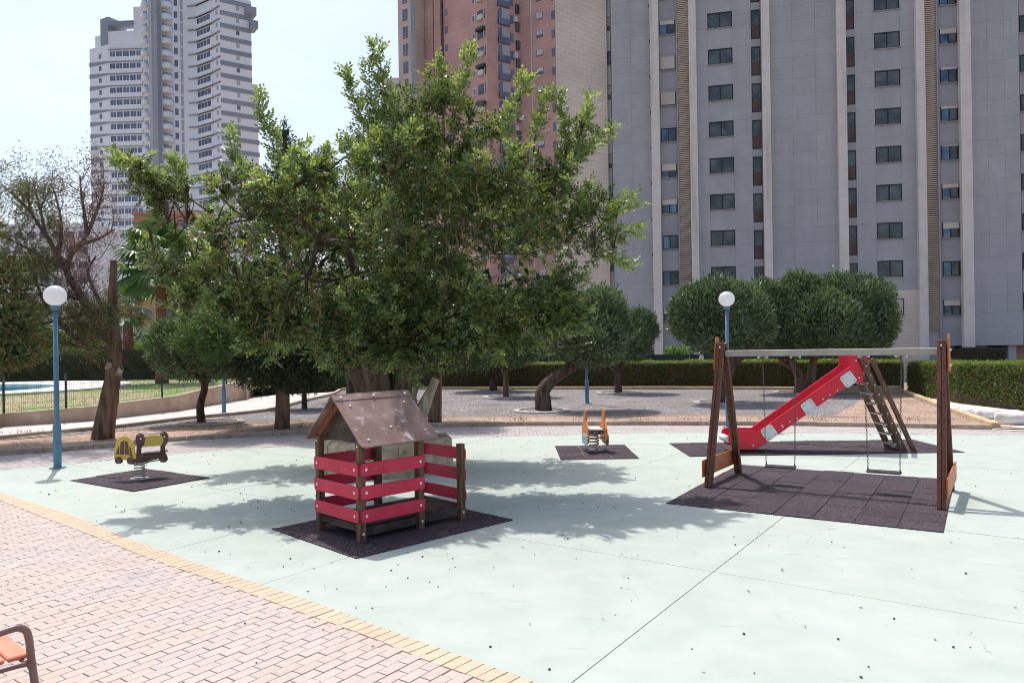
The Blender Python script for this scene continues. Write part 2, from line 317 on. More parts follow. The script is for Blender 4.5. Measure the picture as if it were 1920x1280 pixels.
M['tower_grey'] = mat("tower_grey", (0.27, 0.30, 0.35), (0.33, 0.36, 0.41), 0.12, 8, rough=0.8)
M['tower_shaft'] = mat("tower_shaft", (0.42, 0.42, 0.45), (0.50, 0.49, 0.51), 0.3, 8, rough=0.8)
M['tower_glass'] = mat("tower_glass", (0.11, 0.12, 0.18), (0.19, 0.21, 0.28), 0.4, rough=0.2)
M['ac'] = mat("white_metal", (0.55, 0.53, 0.52), (0.68, 0.66, 0.64), 1.0, rough=0.5)
M['litter'] = leaf_mat("fallen_bits", (0.05, 0.035, 0.02), (0.22, 0.17, 0.09), 0.0, 0.8)
gm = bpy.data.materials.new("opal_globe"); gm.use_nodes = True
gp = gm.node_tree.nodes["Principled BSDF"]; gp.inputs["Base Color"].default_value = (0.86, 0.86, 0.86, 1); gp.inputs["Roughness"].default_value = 0.25
gp.inputs["Subsurface Weight"].default_value = 0.6; gp.inputs["Subsurface Radius"].default_value = (0.2, 0.2, 0.2); gp.inputs["Subsurface Scale"].default_value = 0.5
gN, gL = nt(gm); gt = gN.new("ShaderNodeBsdfTranslucent"); gt.inputs[0].default_value = (0.95, 0.95, 0.95, 1)
gx = gN.new("ShaderNodeMixShader"); gx.inputs[0].default_value = 0.6; gL.new(gp.outputs[0], gx.inputs[1]); gL.new(gt.outputs[0], gx.inputs[2]); gL.new(gx.outputs[0], gN["Material Output"].inputs[0])
gp.inputs["Subsurface Weight"].default_value = 0.0
M['globe'] = gm

def wear(m, color, stretch, scale, lo, hi, rot=(0, 0, 0), amount=1.0):
    N, L = nt(m); p = N["Principled BSDF"]; src = p.inputs["Base Color"].links[0].from_socket
    g = N.new("ShaderNodeNewGeometry"); mp = N.new("ShaderNodeMapping"); mp.inputs["Scale"].default_value = stretch; mp.inputs["Rotation"].default_value = rot
    n = N.new("ShaderNodeTexNoise"); n.inputs["Scale"].default_value = scale; n.inputs["Detail"].default_value = 6; n.inputs["Roughness"].default_value = 0.6
    r = N.new("ShaderNodeValToRGB"); r.color_ramp.elements[0].position = lo; r.color_ramp.elements[1].position = hi; r.color_ramp.elements[1].color = (amount, amount, amount, 1)
    mx = N.new("ShaderNodeMixRGB"); mx.inputs[2].default_value = (*color, 1)
    L.new(g.outputs["Position"], mp.inputs[0]); L.new(mp.outputs[0], n.inputs[0]); L.new(n.outputs[0], r.inputs[0]); L.new(r.outputs[0], mx.inputs[0]); L.new(src, mx.inputs[1]); L.new(mx.outputs[0], p.inputs["Base Color"])
for k in ('red', 'slide_red'):
    wear(M[k], (0.80, 0.42, 0.42), (1, 1, 7), 9, 0.68, 0.71, (0.3, 0.5, 0.2)); wear(M[k], (0.28, 0.02, 0.03), (1, 1, 1), 3.5, 0.55, 0.75, amount=.5)
wear(M['roof'], (0.62, 0.55, 0.52), (1, 6, 1), 10, 0.655, 0.69, (0.2, 0.1, 0.8)); wear(M['roof'], (0.10, 0.06, 0.05), (1, 1, 1), 3, 0.55, 0.75, amount=.55)
wear(M['panel'], (0.36, 0.35, 0.36), (1, 1, .06), .9, 0.50, 0.68, amount=.5); wear(M['panel'], (0.60, 0.58, 0.57), (1, 1, .3), .5, 0.56, 0.75, amount=.4)
wear(M['pillar'], (0.50, 0.42, 0.38), (1, 1, .06), 1.6, 0.52, 0.70, amount=.6)
wear(M['wallc'], (0.25, 0.19, 0.16), (1, 1, .4), 1.2, 0.53, 0.68, amount=.6)
wear(M['paver'], (0.34, 0.28, 0.26), (1, 1, 1), 1.1, 0.58, 0.74, amount=.45); wear(M['paver_y'], (0.42, 0.32, 0.24), (1, 1, 1), 1.6, 0.56, 0.74, amount=.5)
wear(M['orange'], (0.28, 0.08, 0.03), (1, 1, .5), 5, 0.52, 0.7, amount=.6)

# ------------------------------------------------------------------ object helpers
def tag(o, label=None, cat=None, group=None, kind=None):
    if label: o['label'] = label
    if cat: o['category'] = cat
    if group: o['group'] = group
    if kind: o['kind'] = kind
    return o
def thing(name, loc, label, cat, group=None, rz=0.0):
    o = bpy.data.objects.new(name, None); COL.objects.link(o)
    o.empty_display_size = 0.2
    o.location = loc; o.rotation_euler = (0, 0, rz)
    return tag(o, label, cat, group)
def root_mat(o):
    m = Matrix.Identity(4)
    while o is not None:
        m = o.matrix_basis @ m if False else Matrix.LocRotScale(o.location, o.rotation_euler, o.scale) @ m
        o = o.parent
    return m
class MB:
    def __init__(s): s.v = []; s.f = []; s.m = []; s.smooth = []
    def add(s, vs, fs, mi=0, sm=False):
        b = len(s.v); s.v += [tuple(x) for x in vs]
        s.f += [tuple(i + b for i in f) for f in fs]; s.m += [mi] * len(fs); s.smooth += [sm] * len(fs)
    def hexa(s, c, mi=0):      # 8 corners: bottom 4 ccw then top 4
        s.add(c, [(3, 2, 1, 0), (4, 5, 6, 7), (0, 1, 5, 4), (1, 2, 6, 5), (2, 3, 7, 6), (3, 0, 4, 7)], mi)
    def box(s, x0, x1, y0, y1, z0, z1, mi=0, R=None):
        c = [(x0, y0, z0), (x1, y0, z0), (x1, y1, z0), (x0, y1, z0), (x0, y0, z1), (x1, y0, z1), (x1, y1, z1), (x0, y1, z1)]
        if R is not None: c = [tuple(R @ Vector(p)) for p in c]
        s.hexa(c, mi)
    def bar(s, p0, p1, w, h, up=(0, 0, 1), mi=0):   # rectangular bar between two points
        p0, p1 = Vector(p0), Vector(p1); d = (p1 - p0).normalized(); u = Vector(up)
        side = d.cross(u)
        if side.length < 1e-4: side = d.cross(Vector((1, 0, 0)))
        side.normalize(); u = side.cross(d).normalized()
        a, b = side * w / 2, u * h / 2
        s.hexa([p0 - a - b, p0 + a - b, p1 + a - b, p1 - a - b, p0 - a + b, p0 + a + b, p1 + a + b, p1 - a + b], mi)
    def tube(s, pts, r, n=8, mi=0, rough=0.0, cap=True, ridges=0.0, seed=0):
        pts = [Vector(p) for p in pts]; k = len(pts)
        rs = r if hasattr(r, '__len__') else [r] * k
        rr = random.Random(seed); vs = []; ref = None
        phase = rr.random() * 6
        for i, p in enumerate(pts):
            d = (pts[min(i + 1, k - 1)] - pts[max(i - 1, 0)])
            d = d.normalized() if d.length > 1e-9 else Vector((0, 0, 1))
            if ref is None: ref = d.orthogonal().normalized()
            ref = (ref - d * ref.dot(d)).normalized(); b = d.cross(ref)
            for j in range(n):
                a = 2 * math.pi * j / n
                q = rs[i] * (1 + rough * (rr.random() - .5) + ridges * math.sin(3 * a + phase + i * .25) * .6 + ridges * math.sin(5 * a + 2.3 * phase))
                vs.append(p + (ref * math.cos(a) + b * math.sin(a)) * q)
        fs = [(i * n + j, i * n + (j + 1) % n, (i + 1) * n + (j + 1) % n, (i + 1) * n + j) for i in range(k - 1) for j in range(n)]
        s.add(vs, fs, mi, True)
        if cap:
            b = len(s.v)
            s.f.append(tuple(range(b - n, b))); s.m.append(mi); s.smooth.append(False)
            s.f.append(tuple(reversed(range(b - k * n, b - k * n + n)))); s.m.append(mi); s.smooth.append(False)
    def lathe(s, prof, n=20, c=(0, 0, 0), mi=0, sm=True):   # prof: [(r,z)]
        vs = [(c[0] + r * math.cos(2 * math.pi * j / n), c[1] + r * math.sin(2 * math.pi * j / n), c[2] + z) for r, z in prof for j in range(n)]
        fs = [(i * n + j, i * n + (j + 1) % n, (i + 1) * n + (j + 1) % n, (i + 1) * n + j) for i in range(len(prof) - 1) for j in range(n)]
        s.add(vs, fs, mi, sm)
    def prism(s, poly, d, mi=0):   # poly: list of 3d points (planar), extruded by vector d
        poly = [Vector(p) for p in poly]; d = Vector(d); n = len(poly)
        s.add(poly + [p + d for p in poly], [tuple(range(n)), tuple(reversed(range(n, 2 * n)))] + [(i, i + n, (i + 1) % n + n, (i + 1) % n) for i in range(n)], mi)
    def sphere(s, c, r, n=10, mi=0, sq=(1, 1, 1)):
        prof = [(r * math.sin(math.pi * i / n), -r * math.cos(math.pi * i / n)) for i in range(n + 1)]
        b = len(s.v); s.lathe(prof, n * 2, (0, 0, 0), mi)
        for i in range(b, len(s.v)):
            x, y, z = s.v[i]; s.v[i] = (c[0] + x * sq[0], c[1] + y * sq[1], c[2] + z * sq[2])
    def build(s, name, m, parent=None, world=False, bevel=0.0, kind=None, label=None, loc=None, fix=True):
        me = bpy.data.meshes.new(name)
        vs = s.v
        if world and parent is not None:
            iv = root_mat(parent).inverted(); vs = [tuple(iv @ Vector(p)) for p in vs]
        me.from_pydata(vs, [], s.f)
        for x in (m if isinstance(m, (list, tuple)) else [m]): me.materials.append(x)
        me.polygons.foreach_set("material_index", s.m); me.polygons.foreach_set("use_smooth", s.smooth)
        if fix:
            bm = bmesh.new(); bm.from_mesh(me); bmesh.ops.recalc_face_normals(bm, faces=bm.faces)
            if bevel: bmesh.ops.bevel(bm, geom=bm.edges[:], offset=bevel, segments=1, affect='EDGES', clamp_overlap=True)
            bm.to_mesh(me); bm.free()
        o = bpy.data.objects.new(name, me); COL.objects.link(o)
        if parent is not None: o.parent = parent
        if loc is not None: o.location = loc
        if kind: o['kind'] = kind
        if label: o['label'] = label
        return o

def copy_tree(o, parent=None):
    c = o.copy(); COL.objects.link(c); c.parent = parent
    for ch in list(o.children): copy_tree(ch, c)
    return c

def leaves(name, P, D, Nn, L, W, m, parent, world=True, kind='stuff', wide=0.45):
    """many leaf-shaped quads in one mesh; P base, D axis, Nn rough normal"""
    n = len(P)
    if n == 0: return None
    D = D / (np.linalg.norm(D, axis=1, keepdims=True) + 1e-9)
    S = np.cross(D, Nn); S /= (np.linalg.norm(S, axis=1, keepdims=True) + 1e-9)
    L = np.broadcast_to(np.asarray(L, float), (n,))[:, None]; W = np.broadcast_to(np.asarray(W, float), (n,))[:, None]
    co = np.empty((n, 4, 3), np.float32)
    co[:, 0] = P; co[:, 1] = P + D * L * wide + S * W * .5; co[:, 2] = P + D * L; co[:, 3] = P + D * L * wide - S * W * .5
    if world and parent is not None:
        off = np.array(root_mat(parent).translation, np.float32); co -= off
    me = bpy.data.meshes.new(name)
    me.vertices.add(4 * n); me.vertices.foreach_set("co", co.ravel())
    me.loops.add(4 * n); me.loops.foreach_set("vertex_index", np.arange(4 * n, dtype=np.int32))
    me.polygons.add(n); me.polygons.foreach_set("loop_start", np.arange(0, 4 * n, 4, dtype=np.int32))
    me.update(calc_edges=True)
    a = me.attributes.new("v", 'FLOAT', 'FACE'); a.data.foreach_set("value", rng.random(n).astype(np.float32))
    me.materials.append(m)
    o = bpy.data.objects.new(name, me); COL.objects.link(o); o.parent = parent
    if kind: o['kind'] = kind
    return o

def unit(n):
    d = rng.normal(size=(n, 3)); return d / np.linalg.norm(d, axis=1, keepdims=True)

def struct(name, mb, m, **k):
    return tag(mb.build(name, m, **k), kind='structure')

def poly_sheet(name, pts, z, m, thick=0.0):
    mb = MB(); n = len(pts)
    mb.add([(p[0], p[1], z) for p in pts], [tuple(range(n))])
    o = mb.build(name, m, fix=False)
    bm = bmesh.new(); bm.from_mesh(o.data); bmesh.ops.recalc_face_normals(bm, faces=bm.faces)
    if bm.faces[:] and bm.faces[:][0].normal.z < 0: bmesh.ops.reverse_faces(bm, faces=bm.faces[:])
    bmesh.ops.triangulate(bm, faces=bm.faces[:]); bm.to_mesh(o.data); bm.free()
    return tag(o, kind='structure')

def smooth_line(pts, step=0.25):
    """Catmull-Rom through 2d/3d points, resampled"""
    P = [np.array(p, float) for p in pts]; P = [2 * P[0] - P[1]] + P + [2 * P[-1] - P[-2]]
    out = []
    for i in range(1, len(P) - 2):
        k = max(2, int(np.linalg.norm(P[i + 1] - P[i]) / step))
        for j in range(k):
            t = j / k
            out.append(0.5 * ((2 * P[i]) + (-P[i - 1] + P[i + 1]) * t + (2 * P[i - 1] - 5 * P[i] + 4 * P[i + 1] - P[i + 2]) * t ** 2 + (-P[i - 1] + 3 * P[i] - 3 * P[i + 1] + P[i + 2]) * t ** 3))
    out.append(P[-2]); return out

def inside(poly, x, y):
    c = False; j = len(poly) - 1
    for i in range(len(poly)):
        xi, yi = poly[i][0], poly[i][1]; xj, yj = poly[j][0], poly[j][1]
        if (yi > y) != (yj > y) and x < (xj - xi) * (y - yi) / (yj - yi) + xi: c = not c
        j = i
    return c

# ================================================================== GROUND
mb = MB()
ys = [-60, -5, 38.5, 45, 90, 2500]; xs = [-1500, -60, -27, 60, 1500]
zz = lambda x, y: -0.05 if y <= 39 else -1.3
for j, y in enumerate(ys):
    for x in xs: mb.v.append((x, y, zz(x, y)))
nx = len(xs)
for j in range(len(ys) - 1):
    for i in range(nx - 1):
        mb.f.append((j * nx + i, j * nx + i + 1, (j + 1) * nx + i + 1, (j + 1) * nx + i)); mb.m.append(0); mb.smooth.append(False)
struct('ground', mb, M['ground'])

border_out = [at(x, y)[:2] for x, y in ((-160, 868), (0, 923), (91, 951), (175, 980), (233, 1006), (321, 1037), (401, 1066), (510, 1102), (620, 1139), (700, 1170), (800, 1206), (1010, 1280), (1250, 1370))]
border_in = [at(x, y)[:2] for x, y in ((-160, 880), (0, 938), (91, 973), (182, 1008), (292, 1051), (419, 1095), (547, 1142), (700, 1197), (800, 1238), (917, 1280), (1130, 1368))]
bo = smooth_line(border_out); 
band_pts = [at(x, y)[:2] for x, y in ((-260, 905), (0, 881), (150, 868), (300, 853), (450, 842), (600, 834), (800, 823), (1000, 817), (1300, 811), (1800, 815), (2100, 822), (2500, 838))]
band = smooth_line(band_pts, 1.0)
kerb_px = ((-260, 872), (0, 853), (100, 847), (220, 837), (313, 828), (500, 817), (577, 813), (800, 801), (1133, 797), (1300, 797), (1500, 798), (1859, 805), (2300, 826))
kerb_line = smooth_line([at(x, y)[:2] for x, y in kerb_px], 1.0)

# mint floor, cut into slabs by the joints
floor_poly = [tuple(p) for p in bo] + [(bo[-1][0] + 14, bo[-1][1] - 1)] + [(26, 3), (26, 15)] + [tuple(p) for p in reversed(band)]
floor_poly = [p for p in floor_poly]
bm = bmesh.new()
vsx = [bm.verts.new((p[0], p[1], 0.0)) for p in floor_poly]
fc = bm.faces.new(vsx)
bmesh.ops.triangulate(bm, faces=[fc])
joints = [((0.37, 5.2), 56.3), ((2.03, 7.61), -35.0), ((-2.46, 7.5), 54.0), ((-4.06, 8.67), 56.0), ((-5.9, 10.5), 56.0), ((0.5, 12.4), -35.0), ((3.0, 17.0), -35.0)]
for (p, ang) in joints:
    n = Vector((-math.sin(math.radians(ang)), math.cos(math.radians(ang)), 0))
    for s in (-1, 1):
        bmesh.ops.bisect_plane(bm, geom=bm.verts[:] + bm.edges[:] + bm.faces[:], plane_co=Vector((p[0], p[1], 0)) + n * 0.0045 * s, plane_no=n, dist=1e-5)
dele = []
for f in bm.faces:
    c = f.calc_center_median()
    for (p, ang) in joints:
        n = Vector((-math.sin(math.radians(ang)), math.cos(math.radians(ang)), 0))
        if abs((c - Vector((p[0], p[1], 0))).dot(n)) < 0.0045: dele.append(f); break
bmesh.ops.delete(bm, geom=dele, context='FACES')
floor_root = bpy.data.objects.new('playground_floor', None); COL.objects.link(floor_root); tag(floor_root, kind='structure')
faces = set(bm.faces[:])
while faces:
    st = [faces.pop()]; comp = list(st)
    while st:
        f = st.pop()
        for e in f.edges:
            for g in e.link_faces:
                if g in faces: faces.discard(g); comp.append(g); st.append(g)
    if sum(f.calc_area() for f in comp) < 0.05: continue
    idx = {}; mb = MB(); dz = rnd.uniform(-0.001, 0.001)
    for f in comp:
        t = []
        for v in f.verts:
            if v.index not in idx or True:
                pass
            k = v
            if k not in idx: idx[k] = len(mb.v); mb.v.append((v.co.x, v.co.y, dz))
            t.append(idx[k])
        mb.f.append(tuple(t)); mb.m.append(0); mb.smooth.append(False)
    # side skirts so the slab has depth
    edges = {}
    for t in mb.f:
        for a, b in zip(t, t[1:] + t[:1]): edges[(a, b)] = 1
    n0 = len(mb.v); mb.v += [(x, y, -0.03) for x, y, z in mb.v]
    for (a, b) in list(edges):
        if (b, a) not in edges: mb.f.append((a, b, b + n0, a + n0)); mb.m.append(0); mb.smooth.append(False)
    mb.build('slab', M['mint'], floor_root)
bm.free()
poly_sheet('floor_bed', [tuple(p) for p in floor_poly], -0.022, M['joint'])

# paving of pink bricks, laid in running bond at the grid angle
pav_poly = [tuple(p) for p in smooth_line(border_in)] + [(4, 0.5), (-13, 0.5), (-13, 14)]
pave_root = bpy.data.objects.new('brick_paving', None); COL.objects.link(pave_root); tag(pave_root, kind='structure')
poly_sheet('paving_bed', [tuple(p) for p in smooth_line(border_out)] + [(6, 0.5), (-14, 0.5), (-14, 15)], -0.012, M['sand_joint'])
ANG = math.radians(55.0)
ca, sa = math.cos(ANG), math.sin(ANG)
def screen_px(x, y, z=0.0):
    u = x / y; w = (z - EYE) / y
    return 960 + (u * CR - w * SR) * F, 640 - (u * SR + w * CR) * F
def brick_mesh(mb, cx, cy, l, w, c, s, z=0.0, hl=0.004):
    x, y = l / 2, w / 2; e = 0.004
    q = [(-x, -y), (x, -y), (x, y), (-x, y)]; q2 = [(-x + e, -y + e), (x - e, -y + e), (x - e, y - e), (-x + e, y - e)]
    vs = [(cx + a * c - b * s, cy + a * s + b * c, -0.02) for a, b in q] + [(cx + a * c - b * s, cy + a * s + b * c, z - 0.003) for a, b in q] + [(cx + a * c - b * s, cy + a * s + b * c, z) for a, b in q2]
    mb.add(vs, [(0, 1, 5, 4), (1, 2, 6, 5), (2, 3, 7, 6), (3, 0, 4, 7), (4, 5, 9, 8), (5, 6, 10, 9), (6, 7, 11, 10), (7, 4, 8, 11), (8, 9, 10, 11)])
BL, BW = 0.215, 0.105
out_poly = [tuple(p) for p in smooth_line(border_out)] + [(6, 0.5), (-14, 0.5), (-14, 15)]
cells = []
for i in range(-60, 90):
    for j in range(-30, 170):
        u = (i + (0.5 if j % 2 else 0)) * BL; v = j * BW
        x = u * ca - v * sa; y = u * sa + v * ca
        if y < 4.2: continue
        ins = inside(pav_poly, x, y)
        if not ins and not (inside(out_poly, x, y) and any(inside(pav_poly, x + a_ * ca + b_ * -sa, y + a_ * sa + b_ * ca) for a_ in (-.12, .12) for b_ in (-.06, .06))): continue
        px, py = screen_px(x, y)
        if -60 < px < 1100 and 900 < py < 1330: cells.append((y, x, y, px, py, ins))
cells.sort()
vis = [c for c in cells if -10 < c[3] < 1010 and c[4] < 1290]
first = set((c[1], c[2]) for c in vis[:300])
pm = MB(); brick_mesh(pm, 0, 0, BL - 0.007, BW - 0.006, 1, 0)
proto = None; rest = MB()
for (_, x, y, px, py, ins) in cells:
    dz = rnd.uniform(-0.0025, 0.002) if ins else -0.006; a = ANG + rnd.uniform(-0.012, 0.012)
    if (x, y) in first:
        if proto is None:
            proto = pm.build('brick', M['paver'], pave_root); o = proto
        else: o = proto.copy(); COL.objects.link(o)
        o.location = (x, y, dz); o.rotation_euler = (rnd.uniform(-.006, .006), rnd.uniform(-.006, .006), a)
    else:
        brick_mesh(rest, x, y, BL - 0.007, BW - 0.006, math.cos(a), math.sin(a), dz)
pr = rest.build('bricks', M['paver'], pave_root, kind='stuff', fix=False)
# variation brick by brick on the joined mass
def island_var(m):
    N, L = nt(m); p = N["Principled BSDF"]; src = p.inputs["Base Color"].links[0].from_socket
    g = N.new("ShaderNodeNewGeometry"); mr = N.new("ShaderNodeMapRange"); mr.inputs[3].default_value = 0.94; mr.inputs[4].default_value = 1.06
    L.new(g.outputs["Random Per Island"], mr.inputs[0]); h = N.new("ShaderNodeHueSaturation"); L.new(mr.outputs[0], h.inputs["Value"]); L.new(src, h.inputs["Color"]); L.new(h.outputs[0], p.inputs["Base Color"])
for k in ('paver', 'cobble', 'stone'): island_var(M[k])

# yellow border course
edge_root = bpy.data.objects.new('border_course', None); COL.objects.link(edge_root); tag(edge_root, kind='structure')
bi = smooth_line(border_in, 0.1); bo_f = smooth_line(border_out, 0.01)
bi_a = np.array(smooth_line(border_in, 0.01))
# walk the outer edge and lay one brick across every 0.105 m
acc = 0; prev = bo_f[0]; n_b = 0
for k in range(1, len(bo_f)):
    seg = np.linalg.norm(bo_f[k] - bo_f[k - 1])
    acc += seg
    if acc >= 0.108 and bo_f[k][1] > 4.3:
        p = bo_f[k]
        q = bi_a[np.argmin(np.linalg.norm(bi_a - p, axis=1))]
        w = np.linalg.norm(q - p); t = (p - prev) / np.linalg.norm(p - prev); d = (q - p) / w
        h = (p - prev) * 0.46
        c = (p + prev) / 2
        mb = MB(); z = rnd.uniform(-0.001, 0.001) + 0.004
        skew = np.array((ca, sa)) * -0.0
        e = d * (w - 0.006); off = d * 0.004
        A = c - h + off; B = c + h + off; C_ = c + h + e; D_ = c - h + e
        mb.hexa([(*A, -0.02), (*B, -0.02), (*C_, -0.02), (*D_, -0.02), (*A, z), (*B, z), (*C_, z), (*D_, z)])
        mb.build('brick', M['paver_y'], edge_root, bevel=0.003); n_b += 1
        prev = p; acc = 0
    elif acc >= 0.108:
        prev = bo_f[k]; acc = 0

# cobble band between mint floor and kerb
band_poly = [tuple(p) for p in band] + [tuple(p) for p in reversed(kerb_line)]
poly_sheet('cobble_bed', band_poly, -0.012, M['sand_joint'])
mb = MB(); xs_ = [p[0] for p in band_poly]; ys_ = [p[1] for p in band_poly]
x = min(xs_); row = 0
yy = min(ys_)
while yy < max(ys_):
    x = -17.0 + (row % 2) * 0.11
    while x < 16.0:
        if inside(band_poly, x, yy):
            a = rnd.uniform(-0.02, 0.02)
            brick_mesh(mb, x, yy, 0.21, 0.105, math.cos(a), math.sin(a), rnd.uniform(-0.003, 0.003))
        x += 0.22
    yy += 0.115; row += 1
tag(mb.build('cobbles', M['cobble'], fix=False), 'narrow band of grey pink paving stones along the kerb', 'paving', kind='stuff')

# kerbs: stones laid end to end
def kerb(name, pts, w, h, m, step=1.0, z0=-0.03, zf=None, label=None):
    r = bpy.data.objects.new(name, None); COL.objects.link(r); tag(r, kind='structure')
    line = smooth_line(pts, 0.1); acc = 0; st = 0
    for k in range(1, len(line)):
        acc += np.linalg.norm(line[k][:2] - line[k - 1][:2])
        if acc >= step or k == len(line) - 1:
            a, b = line[st][:2], line[k][:2]; d = (b - a) / (np.linalg.norm(b - a) + 1e-9); n = np.array((-d[1], d[0]))
            a2 = a + d * 0.004; b2 = b - d * 0.004; hh = h + rnd.uniform(-0.004, 0.004)
            mb = MB(); mb.hexa([(*(a2), z0), (*(b2), z0), (*(b2 + n * w), z0), (*(a2 + n * w), z0), (*(a2), hh), (*(b2), hh), (*(b2 + n * w), hh), (*(a2 + n * w), hh)])
            mb.build('kerb_stone', m, r, bevel=0.012)
            acc = 0; st = k
    return r
kerb('kerb', [at(x, y)[:2] for x, y in kerb_px[:12]], 0.14, 0.115, M['kerb'], 1.0)

# planting beds behind the kerb
inner_px = ((-260, 842), (0, 828), (130, 818), (300, 806), (400, 801), (500, 795), (600, 790), (800, 784), (1133, 783), (1300, 781), (1560, 784), (1790, 788))
inner = smooth_line([at(x, y)[:2] for x, y in inner_px], 0.5)
kl = [tuple(p + np.array((0, 0.1))) for p in kerb_line[:-3]]
poly_sheet('red_gravel_strip', kl + [tuple(p) for p in reversed(inner)], 0.035, M['mulch'])
path_edge_px = ((-300, 838), (0, 826), (167, 809), (233, 803), (353, 788), (500, 773), (567, 756), (627, 741), (640, 733.5))
path_edge = smooth_line([at(x, y)[:2] for x, y in path_edge_px], 0.5)
far_px = ((640, 733), (800, 731), (1000, 731), (1200, 731), (1400, 731.5), (1570, 733), (1692, 737))
far = smooth_line([at(x, y)[:2] for x, y in far_px], 1.0)
right_px = ((1692, 738), (1745, 760), (1800, 781), (1859, 803))
right = smooth_line([at(x, y)[:2] for x, y in right_px], 0.5)
grav = [tuple(p) for p in inner[2:]] + [tuple(p) for p in reversed(right)] + [tuple(p) for p in reversed(far)] + [tuple(p) for p in reversed(path_edge[6:])]
poly_sheet('gravel_bed', grav, 0.03, M['gravel'])
poly_sheet('mulch_corner', [at(1560, 784)[:2], at(1850, 801)[:2], at(1745, 762)[:2], at(1692, 741)[:2], at(1620, 742)[:2], at(1600, 762)[:2]], 0.036, M['mulch'])
kerb('edging', [at(x, y)[:2] for x, y in inner_px[1:]], 0.06, 0.055, M['kerb'], 1.5)
kerb('path_kerb', [at(x, y)[:2] for x, y in path_edge_px[1:]], 0.16, 0.13, M['kerb'], 1.0)
kerb('far_kerb', [at(x, y)[:2] for x, y in far_px], 0.25, 0.16, M['kerb_y'], 2.0)
kerb('side_kerb', [at(x, y)[:2] for x, y in right_px], 0.2, 0.15, M['kerb_y'], 1.2)
mb = MB()
for i in range(6):     # ochre block wall along the end of the bed
    pass
wall_line_px = ((-300, 812), (0, 803), (167, 792), (333, 773), (458, 751))
wl = [at(x, y) for x, y in wall_line_px]
poly_sheet('footpath', [tuple(p) for p in path_edge[:]] + [at(617, 737)[:2], at(540, 741)[:2], at(458, 745)[:2]] + [p[:2] for p in reversed(wl)], 0.045, M['path'])
poly_sheet('pale_path', [at(1862, 806)[:2], at(1700, 738)[:2], at(1690, 734)[:2], at(1760, 738)[:2], (20, 27), (26, 20), at(2300, 826)[:2]], 0.012, M['pale'])
# ochre retaining block row behind the slide
t = thing('block_wall', at(1640, 738), 'low ochre block wall in front of the hedge behind the slide', 'wall')
a, b = V(at(1562, 737)), V(at(1690, 738))
for i in range(5):
    p, q = a.lerp(b, i / 5), a.lerp(b, (i + 1) / 5); d = (q - p).normalized() * 0.01
    mb = MB(); mb.bar(p + d + V(0, 0, 0.16), q - d + V(0, 0, 0.16), 0.25, 0.32); mb.build('block', M['kerb_y'], t, world=True, bevel=0.01)

# lawn, pool, retaining wall
wt = [0.43, 0.44, 0.50, 0.60, 0.86]
LZ = 0.42
lawn = [(p[0] - 0.15, p[1] + 0.05) for p in wl]
poly_sheet('lawn', lawn + [(-9, 46.5), (-45, 46.5), (-45, 20)], LZ, M['grass'])
poly_sheet('dry_lawn', [at(-250, 812, LZ)[:2]] + [at(x, y, LZ)[:2] for x, y in ((0, 778), (70, 764), (200, 757), (300, 741), (240, 731), (180, 735), (100, 738), (0, 746), (-200, 758))], LZ + 0.006, M['drygrass'])
def ellipse(cx, cy, rx, ry, n=48): return [(cx + rx * math.cos(2 * math.pi * i / n), cy + ry * math.sin(2 * math.pi * i / n)) for i in range(n)]
mb = MB(); n = 48
e1 = ellipse(-25.6, 36.2, 6.6, 6.6); e2 = ellipse(-27.3, 35.2, 5.4, 4.6)
z1 = LZ + 0.09
mb.v = [(x, y, z1) for x, y in e1] + [(x, y, z1) for x, y in e2] + [(x, y, LZ) for x, y in e1] + [(x, y, z1 - 0.3) for x, y in e2]
for i in range(n):
    j = (i + 1) % n
    for f in ((i, j, n + j, n + i), (2 * n + i, 2 * n + j, j, i), (n + i, n + j, 3 * n + j, 3 * n + i)): mb.f.append(f); mb.m.append(0); mb.smooth.append(False)
struct('pool_deck', mb, M['pale'])
poly_sheet('pool_water', e2, z1 - 0.07, M['water'])
t = thing('retaining_wall', wl[1], 'low salmon rendered retaining wall between the footpath and the pool lawn', 'wall')
mb = MB(); vs_ = []
for i, p in enumerate(wl):
    d = V(wl[min(i + 1, 4)]) - V(wl[max(i - 1, 0)]); nrm = V(-d.y, d.x, 0).normalized() * 0.22
    q = V(p) + nrm
    vs_ += [(p[0], p[1], -0.03), (q.x, q.y, -0.03), (q.x, q.y, wt[i]), (p[0], p[1], wt[i])]
fs_ = []
for i in range(4):
    b = 4 * i
    for k in range(4): fs_.append((b + k, b + (k + 1) % 4, b + 4 + (k + 1) % 4, b + 4 + k))
fs_ += [(0, 1, 2, 3), (16, 17, 18, 19)]
mb.add(vs_, fs_); mb.build('wall', M['wallc'], t, world=True)
# wall return at its far end
mb = MB(); p = V(wl[4]); mb.bar(p + V(0, 0.0, 0.4), p + V(-2.5, 9.5, 0.4), 0.22, 0.86); mb.build('end_wall', M['wallc'], t, world=True)

